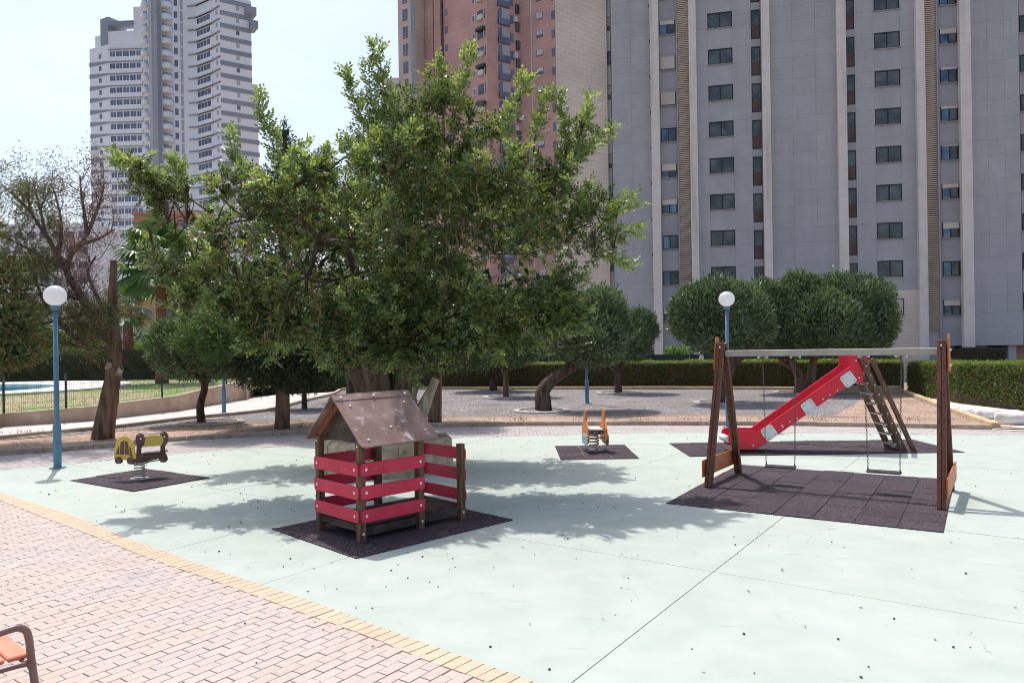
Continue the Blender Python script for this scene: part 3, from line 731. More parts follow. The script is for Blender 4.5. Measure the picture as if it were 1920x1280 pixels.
# fence on the wall
t = thing('mesh_fence', (wl[1][0], wl[1][1], 0.43), 'dark green wire mesh fence with posts on top of the salmon wall', 'fence')
def wall_at(px):
    for i in range(4):
        if wall_line_px[i][0] <= px <= wall_line_px[i + 1][0]:
            # exact along the ray of that pixel column
            a, b = V(wl[i]), V(wl[i + 1]); best = None
            for s in np.linspace(0, 1, 200):
                q = a.lerp(b, s); sx = screen_px(q.x, q.y, 0)[0]
                if best is None or abs(sx - px) < best[0]: best = (abs(sx - px), q, wt[i] * (1 - s) + wt[i + 1] * s)
            q = best[1]; q = V(q.x - 0.08, q.y + 0.09, best[2]); return q
posts = [wall_at(x) for x in (-110, 9, 126, 223, 307, 427)]
posts = [p for p in posts if p is not None]
for i, p in enumerate(posts):
    mb = MB(); mb.tube([p - V(0, 0, 0.02), p + V(0, 0, 1.05)], 0.035, 8); mb.lathe([(0.0, 0.045), (0.03, 0.035), (0.042, 0)], 8, p + V(0, 0, 1.045)); mb.build('post', M['post'], t, world=True)
posts.append(posts[-1] + V(-0.6, 4.0, 0.05))
for a, b in zip(posts[:-1], posts[1:]):
    mb = MB(); d = (b - a); L_ = d.length; nn = int(L_ / 0.055)
    for k in range(1, nn):
        p = a.lerp(b, k / nn); mb.bar(p + V(0, 0, 0.04), p + V(0, 0, 1.0), 0.004, 0.004, up=(0, 1, 0))
    for z in (0.06, 0.26, 0.5, 0.74, 0.98): mb.bar(a + V(0, 0, z), b + V(0, 0, z), 0.006, 0.006)
    mb.build('wire_panel', M['post'], t, world=True, kind='stuff', fix=False)

# ================================================================== BUILDINGS
class Face:
    """a vertical wall plane between two ground points; out = towards the viewer"""
    def __init__(s, p0, p1):
        s.p0 = V(p0[0], p0[1], 0); s.d = V(p1[0] - p0[0], p1[1] - p0[1], 0); s.len = s.d.length; s.d.normalize()
        s.n = V(s.d.y, -s.d.x, 0)
        if s.n.y > 0: s.n = -s.n
    def at_px(s, px, py=280):
        rx = ray(px, py)[0]
        # p0 + t d has x = rx*y
        return (rx * s.p0.y - s.p0.x) / (s.d.x - rx * s.d.y)
    def pt(s, u, out, z): return s.p0 + s.d * u + s.n * out + V(0, 0, z)
    def box(s, mb, u0, u1, z0, z1, o0, o1, mi=0):
        mb.hexa([s.pt(u0, o1, z0), s.pt(u1, o1, z0), s.pt(u1, o0, z0), s.pt(u0, o0, z0), s.pt(u0, o1, z1), s.pt(u1, o1, z1), s.pt(u1, o0, z1), s.pt(u0, o0, z1)], mi)

def fbox(face, name, m, parent, u0, u1, z0, z1, o0, o1, **k):
    mb = MB(); face.box(mb, u0, u1, z0, z1, o0, o1); return mb.build(name, m, parent, **k)
def grid_window(face, parent, u0, u1, z0, z1, o, n=2, glass='glass', frame='frame', fw=0.06, shut=0.0, sill=True, name='window', infill=0.0):
    mb = MB()
    face.box(mb, u0, u0 + fw, z0, z1, o - .05, o + .05); face.box(mb, u1 - fw, u1, z0, z1, o - .05, o + .05)
    face.box(mb, u0 + fw, u1 - fw, z0, z0 + fw, o - .05, o + .05); face.box(mb, u0 + fw, u1 - fw, z1 - fw, z1, o - .05, o + .05)
    if n == 2: face.box(mb, (u0 + u1) / 2 - .04, (u0 + u1) / 2 + .04, z0 + fw, z1 - fw, o - .05, o + .03)
    w = mb.build(name, M[frame], parent)
    zz0 = z0 + fw + infill
    if infill: fbox(face, 'infill_panel', M['brown_panel'], w, u0 + fw, u1 - fw, z0 + fw, z0 + fw + infill, o - .06, o + .02)
    iw = (u1 - u0 - 2 * fw) / n
    for i in range(n):
        a = u0 + fw + i * iw; dd = 0.02 * (i % 2)
        fbox(face, 'pane', M[glass[i] if isinstance(glass, (list, tuple)) else glass], w, a + .015, a + iw - .015, zz0, z1 - fw, o - .07 + dd, o - .01 + dd)
    if shut: fbox(face, 'shutter', M['shutter'], w, u0 + fw * .5, u1 - fw * .5, z1 - fw - shut * (z1 - z0 - 2 * fw), z1 - 0.01, o - .0, o + .075)
    if sill: fbox(face, 'sill', M['sill'], w, u0 - .06, u1 + .06, z0 - .07, z0 - .002, o - .05, o + .14)
    return w

# --- grey tower block on the right
P_L = atY(1355, 280, 62.6); P_R = atY(1665, 280, 59.7)
gb = Face(P_L, P_R)
X = lambda px: gb.at_px(px)
grey = thing('grey_apartment_block', (gb.pt(0, 0, -1.3).x, gb.pt(0, 0, 0).y, -1.3), 'tall grey panelled apartment block with cream vertical pillars and louvred strips', 'building')
grey.location = (0, 0, 0)
GT = 39.0; Z0 = 1.5
mb = MB(); gb.box(mb, X(1148), X(2100), Z0, GT, -9, -0.06); mb.build('wall', M['gap'], grey)
mb = MB(); gb.box(mb, X(1148), X(2100), -1.3, Z0, -9, -3.5); mb.build('ground_floor_wall', M['panel2'], grey)
rows = []
z = 4.0 - 3.0
while z < GT:
    rows.append((max(z + 0.0, Z0), z + 1.27)); rows.append((z + 1.27, z + 3.0)); z += 3.0
# sill rows: window opening from 4.0+3k to 5.27+3k
def bay(cols, skip=None, out=0.0, m='panel', zmin=Z0, alt=0.0):
    for ci, (a, b) in enumerate(zip(cols[:-1], cols[1:])):
        for ri, (z0, z1) in enumerate(rows):
            if z1 <= zmin or (skip is not None and skip(ci, ri)): continue
            z0 = max(z0, zmin)
            fbox(gb, 'panel', M[m], grey, a + .004, b - .004, z0 + .004, z1 - .004, out - .05, out)
W1, W2 = (X(1330), X(1376)), (X(1642), X(1690))
T1, T2 = (X(1411), X(1428)), (X(1588), X(1605))
bay([X(1149), X(1185), X(1222)], None)
bay([X(1308), W1[0], W1[1], T1[0]], lambda c, r: c == 1 and r % 2 == 0 and r > 0)
bay([X(1445), X(1488), X(1531), X(1570)], None)
bay([T2[1], W2[0], W2[1], X(1717)], lambda c, r: (c == 1 and r % 2 == 0 and r > 0) or (c >= 0 and r <= 1), out=0.0)
bay([X(1820), X(1853), X(1885), X(1913)], None)
bay([X(1932), X(1990), X(2060)], None)
bay([X(1238), X(1240), X(1271)], lambda c, r: r % 2 == 0 and r > 0 and c == 1, out=-0.02, m='panel2')
bay([X(1759), X(1763), X(1798)], lambda c, r: r % 2 == 0 and r > 0 and c == 1, out=-0.02, m='panel2')
# brick infill at the foot of the right bay
fbox(gb, 'brick_base', M['beige_brick'], grey, T2[1], X(1717), -1.3, 5.9, -.1, 0.04)
nfl = 12
gl_l = ['glass_sky_tint', 'glass']; 
shl = {1: 0.0, 2: 0.0, 3: 0.35, 4: 0.5, 5: 0.0, 6: 0.95, 7: 0.95, 8: 0.25, 9: 0.15, 0: 0.5}
shr = {0: 0.35, 1: 0.0, 2: 0.4, 3: 0.25, 4: 0.05, 5: 0.12, 6: 0.08, 7: 0.3, 8: 0.3, 9: 0.1}
for k in range(nfl):
    z = 4.0 + 3 * k
    grid_window(gb, grey, W1[0], W1[1], z, z + 1.25, -0.03)
    grid_window(gb, grey, W2[0], W2[1], z, z + 1.25, -0.03 if k else 0.02)
    grid_window(gb, grey, X(1240), X(1268), z - .1, z + 1.05, -0.03, glass=gl_l if k % 3 else ['glass', 'glass_sky_tint'], shut=shl.get(k, 0.3))
    grid_window(gb, grey, X(1765), X(1797), z - .12, z + 1.05, -0.03, glass=['glass_sky_tint', 'glass'], shut=shr.get(k, 0.2))
    fbox(gb, 'panel', M['panel2'], grey, X(1240), X(1271), z + 1.06, z + 1.26, -.07, -.02)
    fbox(gb, 'panel', M['panel2'], grey, X(1763), X(1798), z + 1.06, z + 1.26, -.07, -.02)
    for T in (T1, T2):
        grid_window(gb, grey, T[0], T[1], z + 1.8, z + 4.15, -0.04, n=1, infill=1.05, name='tall_window', sill=False)
        fbox(gb, 'panel', M['panel2'], grey, T[0], T[1], z + 4.16, z + 4.79, -.1, -.02)
    grid_window(gb, grey, X(1915), X(1931), z + .2, z + 1.5, -0.03, n=1)
    fbox(gb, 'panel', M['panel2'], grey, X(1914), X(1932), z + 1.51, z + 3.19, -.1, -.02)
for T in (T1, T2): fbox(gb, 'panel', M['panel2'], grey, T[0], T[1], 1.5, 5.79, -.1, -.02)
fbox(gb, 'panel', M['panel2'], grey, X(1914), X(1932), 1.5, 4.19, -.1, -.02)
for a, b, o in ((1222, 1238, .55), (1294, 1308, .45), (1430, 1445, .5), (1570, 1587, .5), (1717, 1733, .55), (1798, 1818, .6), (1270.5, 1272.5, .15), (1757, 1759.5, .2)):
    mb = MB(); zt = -1.3
    gb.box(mb, X(a), X(b), zt, GT, -.1, o); mb.build('pillar', M['pillar'] if b - a > 4 else M['panel2'], grey)
for a, b in ((1272.5, 1294), (1733, 1757)):
    fbox(gb, 'louvre_void', M['louvre_back'], grey, X(a), X(b), Z0 + 1.0, GT, -.1, .02)
    mb = MB(); z = Z0 + 1.0
    while z < GT: gb.box(mb, X(a) + .01, X(b) - .01, z, z + .085, .02, .12); z += .155
    mb.build('louvres', M['louvre'], grey, kind='stuff', fix=False)
    fbox(gb, 'panel', M['panel'], grey, X(a), X(b), -1.3, Z0 + 1.0, -.1, .02)
# waste pipes / small lamps dots on the pillar
for k in range(11): fbox(gb, 'vent_cap', M['frame'], grey, X(1220), X(1222), 6.0 + 3 * k + .4, 6.0 + 3 * k + .58, 0, .12)
# ground floor columns, doors and ceiling
for a, b in ((1280, 1298), (1440, 1450), (1888, 1903), (1600, 1612)): fbox(gb, 'column', M['pillar'] if a < 1600 else M['panel'], grey, X(a), X(b), -1.3, Z0 - .01, -1.5, -.3)
for a, b in ((1768, 1773), (1906, 1920), (1920, 2000)): fbox(gb, 'doorway_wall', M['orange'] if False else M['salmon'], grey, X(a), X(b), -1.3, Z0 - .02, -3.4, -1.0)
fbox(gb, 'white_panel', M['ac'], grey, X(1785), X(1802), 0.9, 1.48, -2.4, -2.2); fbox(gb, 'white_panel', M['ac'], grey, X(1820), X(1868), 0.75, 1.48, -2.4, -2.2)
fbox(gb, 'dark_opening', M['frame'], grey, X(1773), X(1888), -1.3, 1.49, -3.49, -3.3)
fbox(gb, 'dark_opening', M['frame'], grey, X(1240), X(1430), -1.3, 1.0, -3.49, -3.3)
# recessed strip with white panels, then beige brick wing to the left
bw_ = Face(gb.pt(X(1137.5) - 9.0, -1.2, 0), gb.pt(X(1137.5), -1.2, 0))
beige = thing('beige_brick_block', (0, 0, 0), 'beige brick apartment wing joining the grey block on its left', 'building')
ux = bw_.at_px
mb = MB(); bw_.box(mb, ux(1045), bw_.len, -1.3, GT, -8, 0); mb.build('wall', M['beige_brick'], beige)
mb = MB(); bw_.box(mb, bw_.len, ux(1150), -1.3, GT, -6, -0.6); mb.build('recess_wall', M['beige_brick'], beige)
k = 0; z = 3.6
while z < 36:
    fbox(bw_, 'white_panel', M['ac'], beige, ux(1138.5), ux(1146.5), z, z + 1.75, -.55, -.3)
    fbox(bw_, 'window', M['glass'], beige, ux(1138.5), ux(1146.5), z + 1.78, z + 2.97, -.58, -.45)
    if k % 2 == 0: fbox(bw_, 'shutter', M['shutter'], beige, ux(1138.5), ux(1146.5), z + 2.2, z + 2.97, -.44, -.4)
    z += 3.0; k += 1

# --- pink brick tower
RY = 125.0
red = thing('pink_brick_tower', (0, 0, 0), 'tall pink brick residential tower with balconies and air conditioners', 'building')
pts = [(747, 131), (779, 129), (793, 131.5), (845, 128.0), (914, 122), (928, 123.5), (975, 126), (1060, 121)]
gp_ = [atY(px, 100, Y)[:2] for px, Y in pts]
mats_ = ['tan_brick', 'tower_grey', 'red_brick', 'red_brick', 'red_brick', 'red_brick', 'red_brick']
faces_ = []
for i in range(len(pts) - 1):
    f = Face(gp_[i], gp_[i + 1]); faces_.append(f)
    mb = MB(); f.box(mb, 0, f.len, -1.3, 75, -(2.5, .8, 1.0, 3, .8, .8, 6)[i], 0)
    o = mb.build('wall', M[mats_[i]], red)
RP = 3.0
cf = Face(atY(752, 100, 135)[:2], atY(1055, 100, 133)[:2]); mb = MB(); cf.box(mb, 0, cf.len, -1.3, 74.5, -8, 0); mb.build('core_wall', M['red_brick'], red)
def rz(y, px=900): return atY(px, y, 124)[2]
zb = rz(26, 897)
for k in range(-3, 22):
    z = zb - RP * k
    if z < 3: break
    f = faces_[3]; U = f.at_px
    fbox(f, 'window', M['ac'], red, U(886, 100), U(892, 100), z - 1.4, z - .2, -.02, .06)
    fbox(f, 'pane', M['tower_glass'], red, U(887.3, 100), U(890.7, 100), z - 1.25, z - .35, -.02, .1)
    w = fbox(f, 'window', M['glass'], red, U(896, 100), U(911, 100), z - 1.5, z + .1, -.02, .05)
    if k % 3 != 1:
        fbox(f, 'air_conditioner', M['ac'], red, U(899, 100), U(908, 100), z - 1.55, z - .75, .06, .5)
    if k % 2: fbox(f, 'awning', M['post'], red, U(896, 100), U(911, 100), z - .3, z + .15, .06, .6)
    f = faces_[5]; U = f.at_px
    a, b, c = U(934, 100), U(946, 100), U(955, 100)
    mb = MB()
    prof = [(a, z - 1.7), (c, z - 1.7), (c, z + 1.0), (a + .55, z + 1.0), (a, z + .4)]
    mb.prism([f.pt(u, .03, zz_) for u, zz_ in prof], f.n * 0.03); w = mb.build('balcony', M['tower_shaft'], red)
    mb = MB(); mb.prism([f.pt(u, .065, zz_) for u, zz_ in ((a, z - 1.7), (a + .75, z - 1.7), (a + .75, z + .85), (a + .5, z + .9), (a, z + .4))], f.n * 0.01); mb.build('balcony_void', M['tower_glass'], w)
    mb = MB(); f.box(mb, a, c, z - 1.75, z - .85, .3, .36); f.box(mb, a - .1, c + .1, z - 1.85, z - 1.75, .0, .4); mb.build('railing', M['tower_glass'], w)
    fbox(f, 'window', M['tower_glass'], red, U(957, 100), U(963, 100), z - 1.3, z + .2, -.02, .05)
    if k % 2 == 0: fbox(f, 'air_conditioner', M['ac'], red, U(962, 100), U(968, 100), z - .9, z - .1, .05, .6)
    fbox(f, 'window', M['glass'], red, U(967, 100), U(973, 100), z - 2.4, z - .9, -.02, .3)
    f = faces_[6]; U = f.at_px
    sh = 'shutter' if k in (1, 2, 3, 5, 8) else ('tower_glass' if k < 1 else 'ac')
    w = fbox(f, 'window', M['tower_glass'], red, U(1006, 100), U(1018.5, 100), z - 1.2, z - .05, -.02, .05)
    fbox(f, 'shutter', M['ac'], w, U(1007, 100), U(1018, 100), z - 1.0 + (0.3 if k % 2 else 0), z - .1, .05, .09)
    w = fbox(f, 'window', M['tower_glass'], red, U(1035, 100), U(1041, 100), z - 1.8, z - .5, -.02, .05)
    f = faces_[2]; U = f.at_px
    fbox(f, 'window', M['tower_glass'], red, U(835, 100), U(840, 100), z - 1.3, z - .2, -.02, .05)
    f = faces_[0]; U = f.at_px
    fbox(f, 'window', M['tower_glass'], red, U(756, 100), U(760, 100), z - 1.4, z + .6, -.02, .05); fbox(f, 'window', M['tower_glass'], red, U(761, 100), U(765, 100), z - 1.4, z + .6, -.02, .05)
f = faces_[6]; fbox(f, 'drain_pipe', M['ac'], red, f.at_px(996.5, 100), f.at_px(998, 100), -1.3, 75, 0, .15)
f = faces_[2]; fbox(f, 'joint', M['brown_panel'], red, f.at_px(813, 100), f.at_px(814, 100), -1.3, 75, 0, .05); fbox(f, 'joint', M['brown_panel'], red, f.at_px(829, 100), f.at_px(832, 100), -1.3, 75, 0, .3)

# --- white and grey tower on the left
tw = thing('white_striped_tower', (0, 0, 0), 'very tall white residential tower with slanting grey bands and rows of windows', 'building')
def Fp(a, ya, b, yb, py=250): return Face(atY(a, py, ya), atY(b, py, yb))
def tz(y, px, Y): return atY(px, y, Y)[2]
BIG = tz(-60, 300, 186)
def tbody(name, a, ya, b, yb, ytop, m='tower_white', dep=6, z0=-1.3, mx=0.0):
    f = Fp(a, ya, b, yb); top = tz(ytop, (a + b) / 2, (ya + yb) / 2)
    mb = MB(); f.box(mb, 0, f.len, z0, top, -dep, 0); mb.build(name, M[m], tw); return f
s1 = tbody('wall', 170, 191, 206, 188, 88); s1b = tbody('wall', 181, 192, 206, 190, 66, dep=5); s1c = tbody('turret', 191, 190.5, 206, 189, 34, 'tower_grey', dep=5)
s2 = tbody('wall', 206, 188, 269, 187.4, 58); fbox(s2, 'parapet', M['tower_grey'], tw, 0, s2.len * .75, tz(47, 230, 188), tz(41, 230, 188), -3, .3)
fbox(s2, 'penthouse', M['tower_white'], tw, s2.at_px(253), s2.at_px(270), 0, tz(14, 260, 188), -4, -.2)
s3 = tbody('wall', 269, 187.4, 281, 186.5, -60)
sh1 = tbody('shaft', 281, 184.5, 291, 183.2, -60, 'tower_shaft', dep=.8); sh2 = tbody('shaft', 291, 183.2, 304, 185, -60, 'tower_grey', dep=.8)  # lighter and shaded face of one shaft, put in as two greys
s4 = tbody('wall', 304, 187, 326, 187, -60); s5 = tbody('wall', 326, 187, 347, 188, -60); s6 = tbody('wall', 347, 188, 372, 187.3, -60)
s7 = tbody('wall', 372, 187.2, 401, 183.6, -60); s8 = tbody('wall', 401, 183.6, 416, 181, -60); s9 = tbody('wall', 416, 181, 474, 185.2, -5); 
s10 = tbody('wall', 474, 185.2, 484.5, 186, 158)
zc = tz(101.5, 236, 188)
for k in range(0, 25):
    z = zc - 3.0 * k
    if z < 6: break
    w = fbox(s2, 'window', M['tower_white'], tw, s2.at_px(207), s2.at_px(268), z - .75, z + .75, 0, .1) if False else None
    us = [s2.at_px(p) for p in (208, 220, 232.5, 245.5, 258, 267.5)]
    for a, b in zip(us[:-1], us[1:]):
        if k == 0 and False: continue
        mb = MB(); m_ = (a + b) / 2
        s2.box(mb, a + .1, m_ - .06, z - .65, z + .6, 0, .06); s2.box(mb, m_ + .06, b - .22, z - .65, z + .6, 0, .06)
        mb.build('window', M['tower_glass'], tw)
    fbox(s2, 'ledge', M['tower_grey'], tw, 0, s2.len, z + .95, z + 1.1, 0, .35); fbox(s2, 'spandrel', M['tower_white'], tw, 0, s2.len, z - 1.9, z - .75, 0, .3)
    # left end: grey wedge bands and a small window
    f = s1; zl = z + 1.0
    mb = MB(); mb.prism([f.pt(0, .06, zl - 0.1), f.pt(f.len, .06, zl - 0.1), f.pt(f.len, .06, zl + .25), f.pt(0, .06, zl + 1.0)], f.n * .05)
    if k > 0: mb.build('band', M['tower_grey'], tw)
    fbox(f, 'window', M['tower_glass'], tw, f.at_px(188), f.at_px(192.5), z - .6, z + .5, 0, .05)
    # right hand side
    z2 = tz(59, 386, 185.5) - 3.0 * (k - 0)
for k in range(-3, 25):
    z2 = tz(59, 386, 185.5) - 3.0 * k
    if z2 < 6: continue
    us = [s7.at_px(p) for p in (372.5, 378.5, 384.5, 390.5, 397.5)]
    if k > -2:
        for a, b in zip(us[:-1], us[1:]):
            mb = MB(); s7.box(mb, a + .08, b - .15, z2 - .75, z2 + .65, 0, .06); mb.build('window', M['tower_glass'], tw)
    for f in (s6, s7, s8): fbox(f, 'ledge', M['tower_grey'], tw, f.len * (.35 if f is s6 else 0), f.len, z2 + 1.0, z2 + 1.2, 0, .4)
    fbox(s7, 'spandrel', M['tower_white'], tw, 0, s7.len, z2 - 2.0, z2 - .8, 0, .3)
    fbox(s8, 'window', M['tower_shaft'], tw, s8.len * .45, s8.len * .68, z2 - .5, z2 + .5, 0, .05)
    zt = tz(66, 416, 181) - 3.0 * (k - 1)
    if zt < 100:
        fbox(s9, 'band', M['tower_grey'], tw, -.1, s9.len + (1.6 if zt < tz(160, 480, 186) else 0), zt - 1.05, zt, 0, .14)
        fbox(s9, 'window', M['tower_shaft'] if k % 3 else M['tower_glass'], tw, s9.at_px(446), s9.at_px(452), zt - 2.2, zt - 1.2, 0, .06)
        if zt > tz(160, 480, 186): pass
    # balconies beside the shaft
    zs = tz(31, 314, 187) - 3.0 * k + 3
    if zs < 100:
        mb = MB(); c = s4.pt(s4.len * .5, .2, 0)
        mb.lathe([(0, zs - 1.15), (1.55, zs - 1.15), (1.6, zs - 1.0), (1.55, zs + .15), (1.45, zs + .15), (1.45, zs - 1.0)], 20, c); mb.build('balcony', M['tower_white'], tw)
        mb = MB(); mb.prism([s4.pt(s4.len * .14, .06, zs + .1), s4.pt(s4.len * .95, .06, zs + .1), s4.pt(s4.len * .95, .06, zs + .7), s4.pt(s4.len * .14, .06, zs + 1.5)], s4.n * .08); mb.build('balcony_opening', M['tower_shaft'], tw)
        fbox(s5, 'window', M['tower_glass'], tw, s5.at_px(329.5), s5.at_px(336), zs - .3, zs + 1.3, 0, .06)
        fbox(s5, 'glazed_strip', M['tower_shaft'], tw, s5.at_px(341), s5.at_px(346), zs - 1.0, zs + 1.6, 0, .08)
        c = s3.pt(s3.len * .55, .1, 0)
        mb = MB(); mb.lathe([(0, zs - .9), (.95, zs - .9), (1.0, zs - .8), (.95, zs + .3), (.85, zs + .3), (.85, zs - .8)], 16, c); mb.build('balcony', M['tower_white'], tw)
        fbox(s3, 'balcony_opening', M['tower_shaft'], tw, s3.len * .25, s3.len * .85, zs + .35, zs + 1.3, 0, .06)
for (y0, y1, a, b, o) in ((12, 27, 462, 482, 1.2), (38, 52, 470, 484, 1.6)):
    fbox(s9, 'balcony', M['tower_grey'], tw, s9.at_px(a), s9.at_px(b), tz(y1, 470, 184), tz(y0, 470, 184), -2, o)

# --- further buildings, low and far
def block(name, px0, px1, Y, ytop, m, label, cat='building', rows_=0, cols_=0, dep=12, wm='tower_glass', py=500, group=None, ybot=None):
    f = Face(atY(px0, py, Y), atY(px1, py, Y)); top = atY((px0 + px1) / 2, ytop, Y)[2]
    t = thing(name, (f.p0.x, f.p0.y, -1.3), label, cat, group)
    mb = MB(); f.box(mb, 0, f.len, -1.3, top, -dep, 0); mb.build('wall', M[m], t, world=True)
    mb = MB(); f.box(mb, -.2, f.len + .2, top, top + .5, -dep - .2, .2); mb.build('parapet', M[m], t, world=True)
    for r_ in range(rows_):
        z = top - 2.4 - 3 * r_
        if z < 0: break
        for c in range(cols_):
            u = f.len * (c + .5) / cols_; w = min(1.0, f.len / cols_ * .3)
            ww = fbox(f, 'window', M['sill'], t, u - w - .08, u + w + .08, z - .1, z + 1.3, -.05, .04, world=True); fbox(f, 'pane', M[wm], ww, u - w, u + w, z, z + 1.2, -.05, .07, world=True)
    return t
block('salmon_brick_building', 252, 372, 105, 402, 'salmon', 'salmon orange brick building behind the fan palm', rows_=6, cols_=3)
block('pale_apartment_building', -120, 168, 150, 425, 'tower_white', 'pale grey apartment building far left behind the half bare conifer', rows_=10, cols_=12)
block('cream_tower', 716, 752, 210, 150, 'pale', 'thin cream tower far off beside the pink brick tower', rows_=22, cols_=3, py=180)
block('white_low_building', 172, 250, 120, 560, 'tower_white', 'low white building between the conifer trunk and the fan palm', rows_=3, cols_=4)
block('orange_hut', -30, 22, 60, 652, 'salmon', 'small orange hut behind the hedge beyond the pool', rows_=0)
block('orange_pavilion', 1186, 1214, 52, 650, 'salmon', 'orange brick entrance wall glimpsed between olive trees', py=660, rows_=0, dep=2)

# ================================================================== HEDGES, NET FENCE
def hedge(name, pts, tops, th, label, density=900, ground=0.0, lm='hedge', size=0.07, cat='hedge', side=1):
    pts = [V(p[0], p[1], ground) for p in pts]
    t = thing(name, pts[0], label, cat)
    mb = MB(); vs_ = []; nrm = []
    for i, p in enumerate(pts):
        d = (pts[min(i + 1, len(pts) - 1)] - pts[max(i - 1, 0)]); n = V(-d.y, d.x, 0).normalized() * th; nrm.append(n)
        q = p + n; vs_ += [(p.x, p.y, ground - .05), (q.x, q.y, ground - .05), (q.x, q.y, tops[i] - .03), (p.x, p.y, tops[i] - .03)]
    fs_ = [(4 * i + k, 4 * i + (k + 1) % 4, 4 * i + 4 + (k + 1) % 4, 4 * i + 4 + k) for i in range(len(pts) - 1) for k in range(4)]
    e = 4 * (len(pts) - 1); fs_ += [(0, 1, 2, 3), (e, e + 1, e + 2, e + 3)]
    mb.add(vs_, fs_); mb.build('branches', M['hedge_core'], t, world=True)
    PF = []; NF = []; PT = []; 
    for i in range(len(pts) - 1):
        a, b = pts[i], pts[i + 1]; Ls = (b - a).length; h = (tops[i] + tops[i + 1]) / 2 - ground
        n_out = -nrm[i].normalized()
        k = int(Ls * h * density); s = rng.random(k)[:, None]; zz_ = rng.random(k) * h
        base = np.array(a)[None] * (1 - s) + np.array(b)[None] * s; base[:, 2] = ground + zz_
        base += np.array(n_out)[None] * (rng.normal(size=(k, 1)) * .025 + .02)
        kk = (np.sin(base[:, 0] * 3.1 + np.sin(base[:, 2] * 5)) + np.sin(base[:, 0] * 7.3 + base[:, 2] * 6) > -1.15 + .5 * rng.normal(size=k) + .5 * (base[:, 2] < ground + .35)); base = base[kk]; k = len(base)
        PF.append(base); NF.append(np.repeat(np.array(n_out)[None], k, 0))
        k = int(Ls * th * density * 1.3); s = rng.random(k)[:, None]; w = rng.random(k)[:, None]
        base = (np.array(a)[None] * (1 - s) + np.array(b)[None] * s) + np.array(nrm[i])[None] * w
        base[:, 2] = tops[i] * (1 - s[:, 0]) + tops[i + 1] * s[:, 0] + np.abs(rng.normal(size=k)) * .045 - .02 + .022 * np.sin(base[:, 0] * 2.3) + .02 * np.sin(base[:, 0] * 5.9 + 1)
        PT.append(base)
    # end caps
    for e_, dd in ((0, -1), (len(pts) - 1, 1)):
        k = int(th * (tops[e_] - ground) * density); w = rng.random(k)[:, None]
        base = np.array(pts[e_])[None] + np.array(nrm[e_])[None] * w; base[:, 2] = ground + rng.random(k) * (tops[e_] - ground)
        dv = (pts[1] - pts[0]) if e_ == 0 else (pts[-1] - pts[-2]); dv = dv.normalized() * dd
        PF.append(base + np.array(dv)[None] * .02); NF.append(np.repeat(np.array(dv)[None], k, 0))
    P = np.concatenate(PF); Nn = np.concatenate(NF)
    D = Nn * .4 + unit(len(P)) + np.array((0, 0, .3)); leaves('foliage', P, D, unit(len(P)) + Nn, size * (rng.random(len(P)) * .6 + .7), size * .6, M[lm], t)
    P = np.concatenate(PT); D = unit(len(P)) + np.array((0, 0, .9)); leaves('top_foliage', P, D, unit(len(P)), size * (rng.random(len(P)) * .8 + .7), size * .55, M['hedge_sunlit_top'] if lm == 'hedge' else M[lm], t)
    return t
hp = [at(x, y)[:2] for x, y in ((455, 742), (640, 732), (1000, 730), (1400, 730), (1700, 734))]
hp = [(p[0], p[1] + .35) for p in hp]
hedge('hedge', hp, [1.24, 1.24, 1.22, 1.24, 1.22], 1.1, 'long low clipped hedge along the far side of the gravel bed', 700)
hr = [at(x, y)[:2] for x, y in ((1703, 738), (1800, 757), (1920, 771), (2150, 795))]
hedge('hedge', hr, [1.20, 1.33, 1.43, 1.52], 1.3, 'dark green hedge at right behind the row of white rocks', 1500)
hedge('hedge', [(-46, 45.0), (-27, 45.0), (-12.5, 45.0)], [2.0, 2.0, 2.05], 1.4, 'tall dark hedge beyond the pool and its lawn', 450, ground=LZ, size=.09, lm='conifer')
hedge('hedge', [atY(1787, 684, 55)[:2], atY(1886, 684, 55)[:2]], [1.25, 1.25], 1.5, 'short box hedge in front of the grey block entrance', 300, ground=-1.3, size=.1, lm='conifer')
t = thing('screen_fence', (4, 41.5, -1.3), 'dark green mesh screen fence rising just behind the long hedge', 'fence')
a, b = V(-3, 42.0, 0), V(19.5, 39.5, 0)
for i in range(9):
    p, q = a.lerp(b, i / 9), a.lerp(b, (i + 1) / 9)
    mb = MB(); mb.bar(p + V(0, 0, .15), q + V(0, 0, .15), .02, 2.75, up=(0, 0, 1)); mb.build('screen', M['net'], t, world=True)
    mb = MB(); mb.tube([p - V(0, .04, 1.3), p + V(0, -.04, 1.56)], .03, 6); mb.build('post', M['post'], t, world=True)
mb = MB(); pz = atY(1311, 668, 39.5); mb.box(-.09, .09, -.09, .09, 0, 3.3); o = mb.build('square_post', M['pale'], None, loc=(pz[0], 39.0, -1.3)); tag(o, 'pale square post standing behind the hedge left of the swing', 'post')

